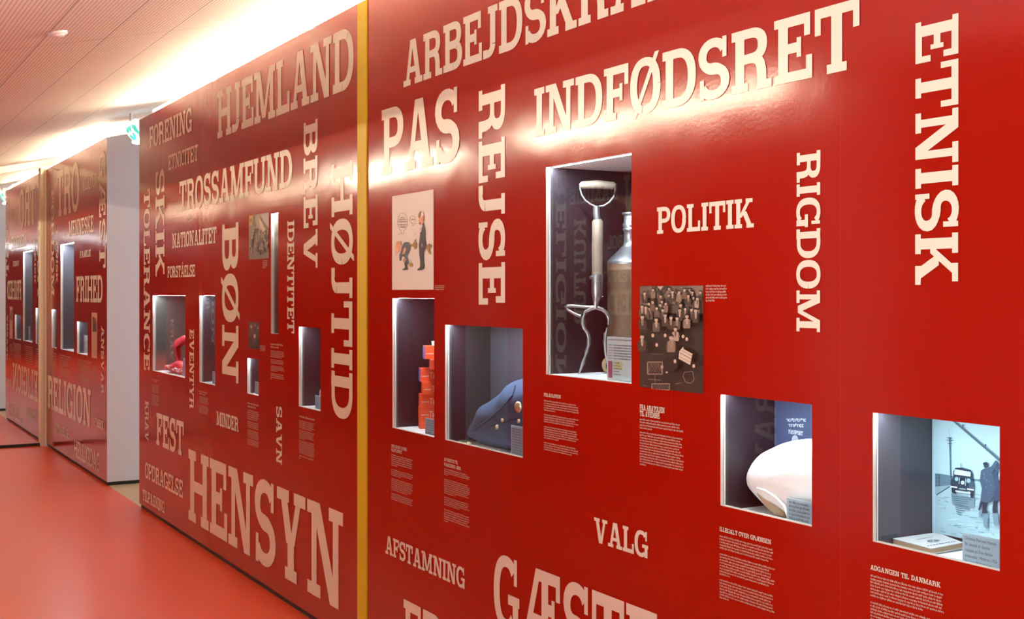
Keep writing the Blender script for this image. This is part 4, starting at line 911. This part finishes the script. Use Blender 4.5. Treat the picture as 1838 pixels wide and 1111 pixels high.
for i, (a, b, s_) in enumerate(((378, 846, .0075), (405, 852, .006))):
    q = bead(a, b); r = thing('loose_button', ('larger' if i == 0 else 'smaller') + ' loose cream button lying in front of the green booklet', 'button', (q[0], q[1], zf), 'loose buttons')
    mb = MB(); mb.lathe([(0, zf), (s_ * .9, zf), (s_, zf + .003), (s_ * .8, zf + .006), (0, zf + .007)], q, mat('cream_button', (.66, .60, .40), .35), 18); mb.build('disc', r)
    mb = MB(); mb.lathe([(s_ * .2, zf + .0068), (s_ * .32, zf + .0078), (s_ * .2, zf + .0085), (0, zf + .0085)], q, mat('cream_button', (.66, .60, .40), .35), 12); mb.build('shank', r)

# --- orange boxes
bx0, bx1, bz0, bz1, bd = CASES['boxes']
M_OR = mat('orange_card', (.78, .085, .02), .45); M_ORD = mat('orange_red_card', (.60, .055, .018), .5); M_PUR = mat('purple_card', (.16, .12, .36), .5); M_LETT = mat('pale_print', (.80, .66, .60), .5)
BX = [(753.5, .036, 'lowest orange box behind the label card', 0), (753.2, .054, 'orange box second from the bottom of the stack', 0), (754, .054, 'orange box in the middle of the stack with pale lettering', 0),
      (758.6, .052, 'set back orange box above the middle of the stack', 0), (754.3, .056, 'orange box with purple end below the gap in the stack', 1), (773.5, .040, 'narrow dark orange box near the top of the stack', 0), (762, .054, 'topmost orange box with purple end', 1)]
z = bz0 + .0008
for k_, (pxl, hh, lab, pur) in enumerate(BX):
    q = aty(pxl, 700, .075); e1 = Vector((.35, .94, 0)).normalized(); e2 = Vector((-.94, .35, 0)).normalized(); o_ = Vector((q[0], q[1], 0)); ln, wd = .17, .065
    r = thing('orange_box', lab, 'box', (q[0], q[1], z), 'stack of orange boxes')
    def bp(a, b, c): v = o_ + e1 * a + e2 * b; return (v.x, v.y, z + c)
    mb = MB(); mb.hexa([bp(0, 0, 0), bp(ln, 0, 0), bp(ln, wd, 0), bp(0, wd, 0), bp(0, 0, hh - .0008), bp(ln, 0, hh - .0008), bp(ln, wd, hh - .0008), bp(0, wd, hh - .0008)], M_OR if k_ != 5 else M_ORD); mb.build('carton', r)
    if pur:
        mb = MB(); mb.hexa([bp(-.0006, -.0003, .001), bp(.002, -.0003, .001), bp(.002, wd, .001), bp(-.0006, wd, .001), bp(-.0006, -.0003, hh - .002), bp(.002, -.0003, hh - .002), bp(.002, wd, hh - .002), bp(-.0006, wd, hh - .002)], M_PUR); mb.build('end_flap', r)
    if hh > .045:
        mb = MB(); V, _ = font_tris('Tamil-s'); s_ = hh * .62
        lay_font(mb, 'Tamil-s', M_LETT, lambda a, b: bp(.040 + a * s_ * .62, -.0009, hh * .24 + b * s_ * 1.05))
        for i in range(7): mb.poly([bp(.008 + i * .0042, -.0009, hh * .36), bp(.0105 + i * .0042, -.0009, hh * .36), bp(.0105 + i * .0042, -.0009, hh * .44), bp(.008 + i * .0042, -.0009, hh * .44)], M_LETT)
        mb.build('print', r, recalc=False)
    z += hh
q = aty(777, 616, .10)
r = thing('white_packet', 'small white packet on top of the orange boxes', 'packet', (q[0], .14, z))
mb = MB(); mb.box((q[0] - .05, .12, z + .0005), (q[0] + .0, .17, z + .016), M_CARD); mb.build('carton', r)
mb = MB(); mb.box((q[0] - .051, .119, z + .012), (q[0] + .001, .171, z + .018), M_CARD); mb.build('lid', r)
label_card('boxes', 763.2, 779.4, 749.5, .025, 'grey label card in front of the orange boxes', 6)

# --- cases on the left section
label_card('small_item', 565.6, 575.2, 709, .03, 'white label card in the case left of the yellow strip', 8)
q = aty(574, 706, .06); zc = FLOORZ['small_item']
r = thing('white_figurine', 'small white figurine behind the label card left of the yellow strip', 'figurine', (q[0], .075, zc))
mb = MB(); mb.lathe([(0, zc + .001), (.024, zc + .001), (.026, zc + .02), (.020, zc + .05), (.014, zc + .068)], (q[0], .075), M_CARD, 24); mb.build('body', r)
mb = MB(); mb.lathe([(.013, zc + .066), (.016, zc + .075), (.012, zc + .088), (0, zc + .092)], (q[0], .075), M_CARD, 20); mb.build('head', r)
label_card('square', 457.6, 464.2, 684.6, .03, 'white label card in the little square case', 6)
label_card('black', 381, 386, 666, .03, 'white label card in the black lined case', 6)
q = aty(371, 683, .06); zc = FLOORZ['black']
r = thing('folded_card', 'small beige folded card in the black lined case', 'card', (q[0], .06, zc)); M_BGE = mat('beige_card', (.50, .43, .32), .6)
mb = MB(); mb.hexa([(q[0] - .02, .05, zc + .0005), (q[0] + .03, .05, zc + .0005), (q[0] + .03, .053, zc + .0005), (q[0] - .02, .053, zc + .0005), (q[0] - .02, .07, zc + .05), (q[0] + .01, .07, zc + .05), (q[0] + .01, .073, zc + .05), (q[0] - .02, .073, zc + .05)], M_BGE); mb.build('front_leaf', r)
mb = MB(); mb.hexa([(q[0] - .02, .09, zc + .0005), (q[0] + .03, .09, zc + .0005), (q[0] + .03, .093, zc + .0005), (q[0] - .02, .093, zc + .0005), (q[0] - .02, .0735, zc + .05), (q[0] + .01, .0735, zc + .05), (q[0] + .01, .0765, zc + .05), (q[0] - .02, .0765, zc + .05)], M_BGE); mb.build('rear_leaf', r)
q = aty(498, 596, .05); zc = FLOORZ['slot']
r = thing('black_flask', 'small black flask at the foot of the tall slot case', 'flask', (q[0], .06, zc))
mb = MB(); mb.lathe([(0, zc + .001), (.016, zc + .001), (.017, zc + .035), (.007, zc + .048), (.006, zc + .056)], (q[0], .06), M_BLACKP, 20); mb.build('body', r)
mb = MB(); mb.lathe([(.0075, zc + .054), (.0075, zc + .066), (0, zc + .067)], (q[0], .06), M_BLACKP, 16); mb.build('cap', r)

# red lace garment
zc = FLOORZ['lace']; M_LACE = noisy('red_satin', (.62, .03, .055), (.50, .02, .04), 30, .4, .1); M_LACE2 = noisy('coral_lace', (.66, .10, .11), (.52, .04, .06), 60, .6, .3); M_PEARL = mat('pearl_bead', (.8, .74, .72), .25)
yl = .085
def lp(x, y, yy=yl): return aty(265 + x / 6.533, 520 + y / 6.533, yy)
q = lp(360, 960)
r = thing('red_lace_garment', 'bright red lace garment with a looped strap near the doorway', 'garment', (q[0], yl, zc))
so = dense([(lambda q: (q[0], q[2]))(lp(*t)) for t in ((440, 535), (385, 556), (335, 585), (308, 630), (310, 690), (328, 770), (345, 860), (372, 855), (352, 770), (342, 690), (350, 640), (375, 605), (440, 622))], 2)
x_lim = CASES['lace'][1] - .01
mb = MB(); mb.puff([(min(x, x_lim), z_) for x, z_ in so], yl, .018, .018, M_LACE, 4); mb.build('strap', r)
so = dense([(lambda q: (min(q[0], x_lim), max(q[2], zc + .002)))(lp(*t)) for t in ((280, 900), (330, 860), (380, 830), (430, 850), (470, 900), (480, 980), (380, 990), (300, 975), (278, 940))], 3)
mb = MB(); mb.puff([(x, max(z_, zc + .002)) for x, z_ in so], yl, .05, .06, M_LACE, 6, lambda x, z_: .006 * math.sin(x * 120) * math.cos(z_ * 150)); mb.build('bodice', r)
def blob(mb, c, rad, m, k=8):
    rows = []
    for i in range(k + 1):
        t = math.pi * i / k; rows.append([(c[0] + rad * math.sin(t) * math.cos(a) * (1 + .15 * math.sin(5 * a)), c[1] + rad * math.sin(t) * math.sin(a) * (1 + .15 * math.sin(5 * a)), c[2] + rad * math.cos(t)) for a in [2 * math.pi * j / 12 for j in range(12)]])
    mb.grid(rows, m, True, True)
random.seed(21); mb = MB()
for i in range(26):
    t = random.random(); c = lp(225 + 190 * t + random.uniform(-8, 8), 905 + 62 * t + random.uniform(-22, 14), yl - .045 + random.uniform(-.006, .03)); blob(mb, (c[0], c[1], max(c[2], zc + .016)), random.uniform(.010, .015), M_LACE2)
mb.build('lace_trim', r)
mb = MB()
for i in range(20):
    t = random.random(); c = lp(222 + 190 * t, 895 + 78 * t + random.uniform(-18, 14), yl - .062); blob(mb, (c[0], c[1], max(c[2], zc + .006)), .0045, M_PEARL, 5)
mb.build('beads', r)
label_card('lace', 328.2, 331.8, 642.5, .03, 'white label card at the edge of the red lace case', 8)

# --- far cases
zc = FLOORZ['far_paper']; a, b = aty(142.3, 620, .06), aty(157, 620, .06); zt = aty(142.3, 600, .06)[2]
r = thing('coloured_leaflet', 'upright leaflet printed in green and yellow in the far case', 'leaflet', (a[0], .06, zc))
mb = MB(); mb.box((a[0], .06, zc + .001), (b[0] + .02, .066, zt), M_CARD); mb.build('sheet', r)
random.seed(4); mb = MB(); w_, h_ = b[0] + .02 - a[0], zt - zc
for i in range(40):
    x, z_ = a[0] + random.uniform(.02, .85) * w_, zc + random.uniform(.05, .92) * h_; s_ = random.uniform(.01, .05)
    top = z_ > zc + .55 * h_
    mb.poly([(x, .0593 - i * .00001, z_), (x + s_, .0593 - i * .00001, z_), (x + s_, .0593 - i * .00001, min(z_ + .018, zt - .004)), (x, .0593 - i * .00001, min(z_ + .018, zt - .004))], ink(random.choice(((150, 170, 60), (214, 204, 70), (60, 120, 110), (230, 230, 220)) if top else ((200, 214, 220), (90, 120, 130), (150, 180, 190), (214, 180, 60)))))
mb.build('print', r, recalc=False)
tx0, tx1, tz0, tz1, td = CASES['far_tall']; M_FELT = noisy('black_felt', (.012, .012, .014), (.02, .02, .022), 50, .95, .1)
for i, (fz_, lab) in enumerate(((.42, 'upper black cap hung on the back of the tall far case'), (.17, 'lower black cap hung on the back of the tall far case'))):
    c = (tx0 + .30, td - .004, tz0 + fz_); r = thing('black_headgear', lab, 'cap', c, 'black caps in the tall far case')
    mb = MB(); rows = []
    for k_ in range(9):
        t = k_ / 8 * math.pi / 2; rows.append([(c[0] + .10 * math.cos(t) * math.cos(a_), c[1] - .085 * math.sin(t), c[2] + .085 * math.cos(t) * math.sin(a_) * (1 if math.sin(a_) > 0 else .8)) for a_ in [2 * math.pi * j / 28 for j in range(28)]])
    mb.grid(rows, M_FELT, True, True); mb.poly(rows[0][::-1], M_FELT); mb.build('crown', r)
    mb = MB(); mb.tube([(c[0] - .1 * math.cos(t), c[1] - .035 - .02 * math.sin(t), c[2] - .055 - .02 * math.sin(t)) for t in [math.pi * j / 10 for j in range(11)]], .012, M_FELT, 8); mb.build('peak', r)

# ------------------------------------------------------------------ exit sign, smoke detector, mirrored partition
sx0, sx1 = -9.665, -9.300
M_SGN = mat('green_sign_face', (.02, .30, .20), .3, emit=(.03, .60, .42), es=1.2); M_SGW = mat('lit_white_sign', (.8, .9, .9), .3, emit=(.75, .95, 1.0), es=2.2); M_SPOT = mat('emergency_spot', (1, 1, 1), .3, emit=(.85, .97, 1.0), es=14.)
r = thing('exit_sign', 'lit green emergency exit sign hanging in the doorway', 'exit sign', ((sx0 + sx1) / 2, .08, 2.78))
prof = [(.035 + .085 * (t / 10) ** 2, 2.915 - .125 * t / 10) for t in range(11)]
mb = MB(); mb.grid([[(sx0, y, z_), (sx1, y, z_)] for y, z_ in prof], M_SGW); mb.grid([[(sx0, y + .012, z_ + .003), (sx1, y + .012, z_ + .003)] for y, z_ in prof], M_WHITE); mb.build('plate', r, recalc=False)
def sgn(a, t, off=.0015):
    i = min(int(t * 10), 9); f = t * 10 - i; y = prof[i][0] * (1 - f) + prof[i + 1][0] * f; z_ = prof[i][1] * (1 - f) + prof[i + 1][1] * f
    return (sx0 + (sx1 - sx0) * a, y - off, z_ - off * .3)
mb = MB(); mb.grid([[sgn(.06, t / 10), sgn(.94, t / 10)] for t in range(1, 10)], M_SGN); mb.build('face', r, recalc=False)
mb = MB()
for pts in ([(.12, .44), (.30, .44), (.30, .30), (.42, .5), (.30, .72), (.30, .58), (.12, .58)], [(.52, .18), (.57, .14), (.62, .18), (.60, .28), (.54, .28)], [(.50, .34), (.64, .30), (.66, .52), (.74, .70), (.70, .84), (.62, .64), (.52, .84), (.47, .80), (.56, .58), (.46, .50)], [(.78, .14), (.90, .14), (.90, .86), (.78, .86)]):
    mb.poly([sgn(a, t, .003) for a, t in pts], M_SGW)
mb.build('pictogram', r, recalc=False)
mb = MB(); mb.box((sx0 - .004, .030, 2.912), (sx1 + .004, .056, 2.930), M_SGW); mb.build('top_rail', r)
for xx in (sx0 + .11, sx1 - .07):
    mb = MB(); mb.lathe([(0, 2.770), (.036, 2.772), (.045, 2.780), (.045, 2.790), (.03, 2.797), (0, 2.797)], (xx, .11), M_SPOT, 24); mb.build('spot_lamp', r)
mb = MB(); mb.box(((sx0 + sx1) / 2 - .02, .034, 2.928), ((sx0 + sx1) / 2 + .02, .052, ceil_z(.034) + .002), M_WHITE); mb.build('bracket', r)

d = ray(103, 58); t = (ZC - SL * D0 - H) / (d[2] - SL * d[1]); sd = Vector((t * d[0], -D0 + t * d[1], H + t * d[2]))
nrm = Vector((0, SL, -1)).normalized(); ax = Vector((1, 0, 0)); ay = nrm.cross(ax).normalized()
r = thing('smoke_detector', 'round white detector disc on the ceiling', 'smoke detector', tuple(sd)); R_ = 17.0 * t / F * 1.0
def disc(mb, prof_, m):
    mb.grid([[tuple(sd + nrm * h_ + ax * (q * math.cos(2 * math.pi * i / 32)) + ay * (q * math.sin(2 * math.pi * i / 32))) for i in range(32)] for h_, q in prof_], m, True, True)
mb = MB(); disc(mb, ((-.004, R_), (.006, R_), (.010, R_ * .96), (.011, R_ * .7)), M_WHITE); mb.build('base_plate', r)
mb = MB(); disc(mb, ((.009, R_ * .72), (.016, R_ * .66), (.020, R_ * .5), (.021, .001)), M_WHITE); mb.build('cover', r)

M_MIRR = mat('mirrored_glass', (.86, .84, .80), .015, 1.0)
r = thing('glass_partition', 'mirrored glass partition with a beige frame closing the corridor', 'glass partition', (XM, -1.6, 0))
y_l = YO
mb = MB(); mb.box((XM, -.060, 0), (XM + .085, -.030, 2.90), M_FRAME); mb.box((XM, -.026, 0), (XM + .085, -.002, 2.90), M_FRAME); mb.build('post', r)
def slope_bar(mb, ya, yb, ha, hb, x0, x1, m):
    mb.hexa([(x0, ya, ceil_z(ya) - ha), (x1, ya, ceil_z(ya) - ha), (x1, yb, ceil_z(yb) - ha), (x0, yb, ceil_z(yb) - ha), (x0, ya, ceil_z(ya) - hb), (x1, ya, ceil_z(ya) - hb), (x1, yb, ceil_z(yb) - hb), (x0, yb, ceil_z(yb) - hb)], m)
mb = MB(); slope_bar(mb, YV, .10, .072, .0, XM, XM + .06, M_FRAME); mb.build('transom', r)
mb = MB(); slope_bar(mb, YO, YV, .072, .0, XM, XM + .06, M_FRAME); mb.build('transom', r)
mb = MB(); mb.box((XM, YO, .0), (XM + .03, -.060, .028), M_BLACK); mb.build('floor_seal', r)
mb = MB(); mb.poly([(XM + .012, YO, .01), (XM + .012, -.058, .01), (XM + .012, -.058, ceil_z(-.058) - .05), (XM + .012, YV, ceil_z(YV) - .05), (XM + .012, YO, ceil_z(YO) - .05)], M_MIRR)
mb.poly([(XM + .004, YO, .01), (XM + .004, -.058, .01), (XM + .004, -.058, ceil_z(-.058) - .05), (XM + .004, YV, ceil_z(YV) - .05), (XM + .004, YO, ceil_z(YO) - .05)], M_BLACK); mb.build('glass_pane', r, recalc=False)
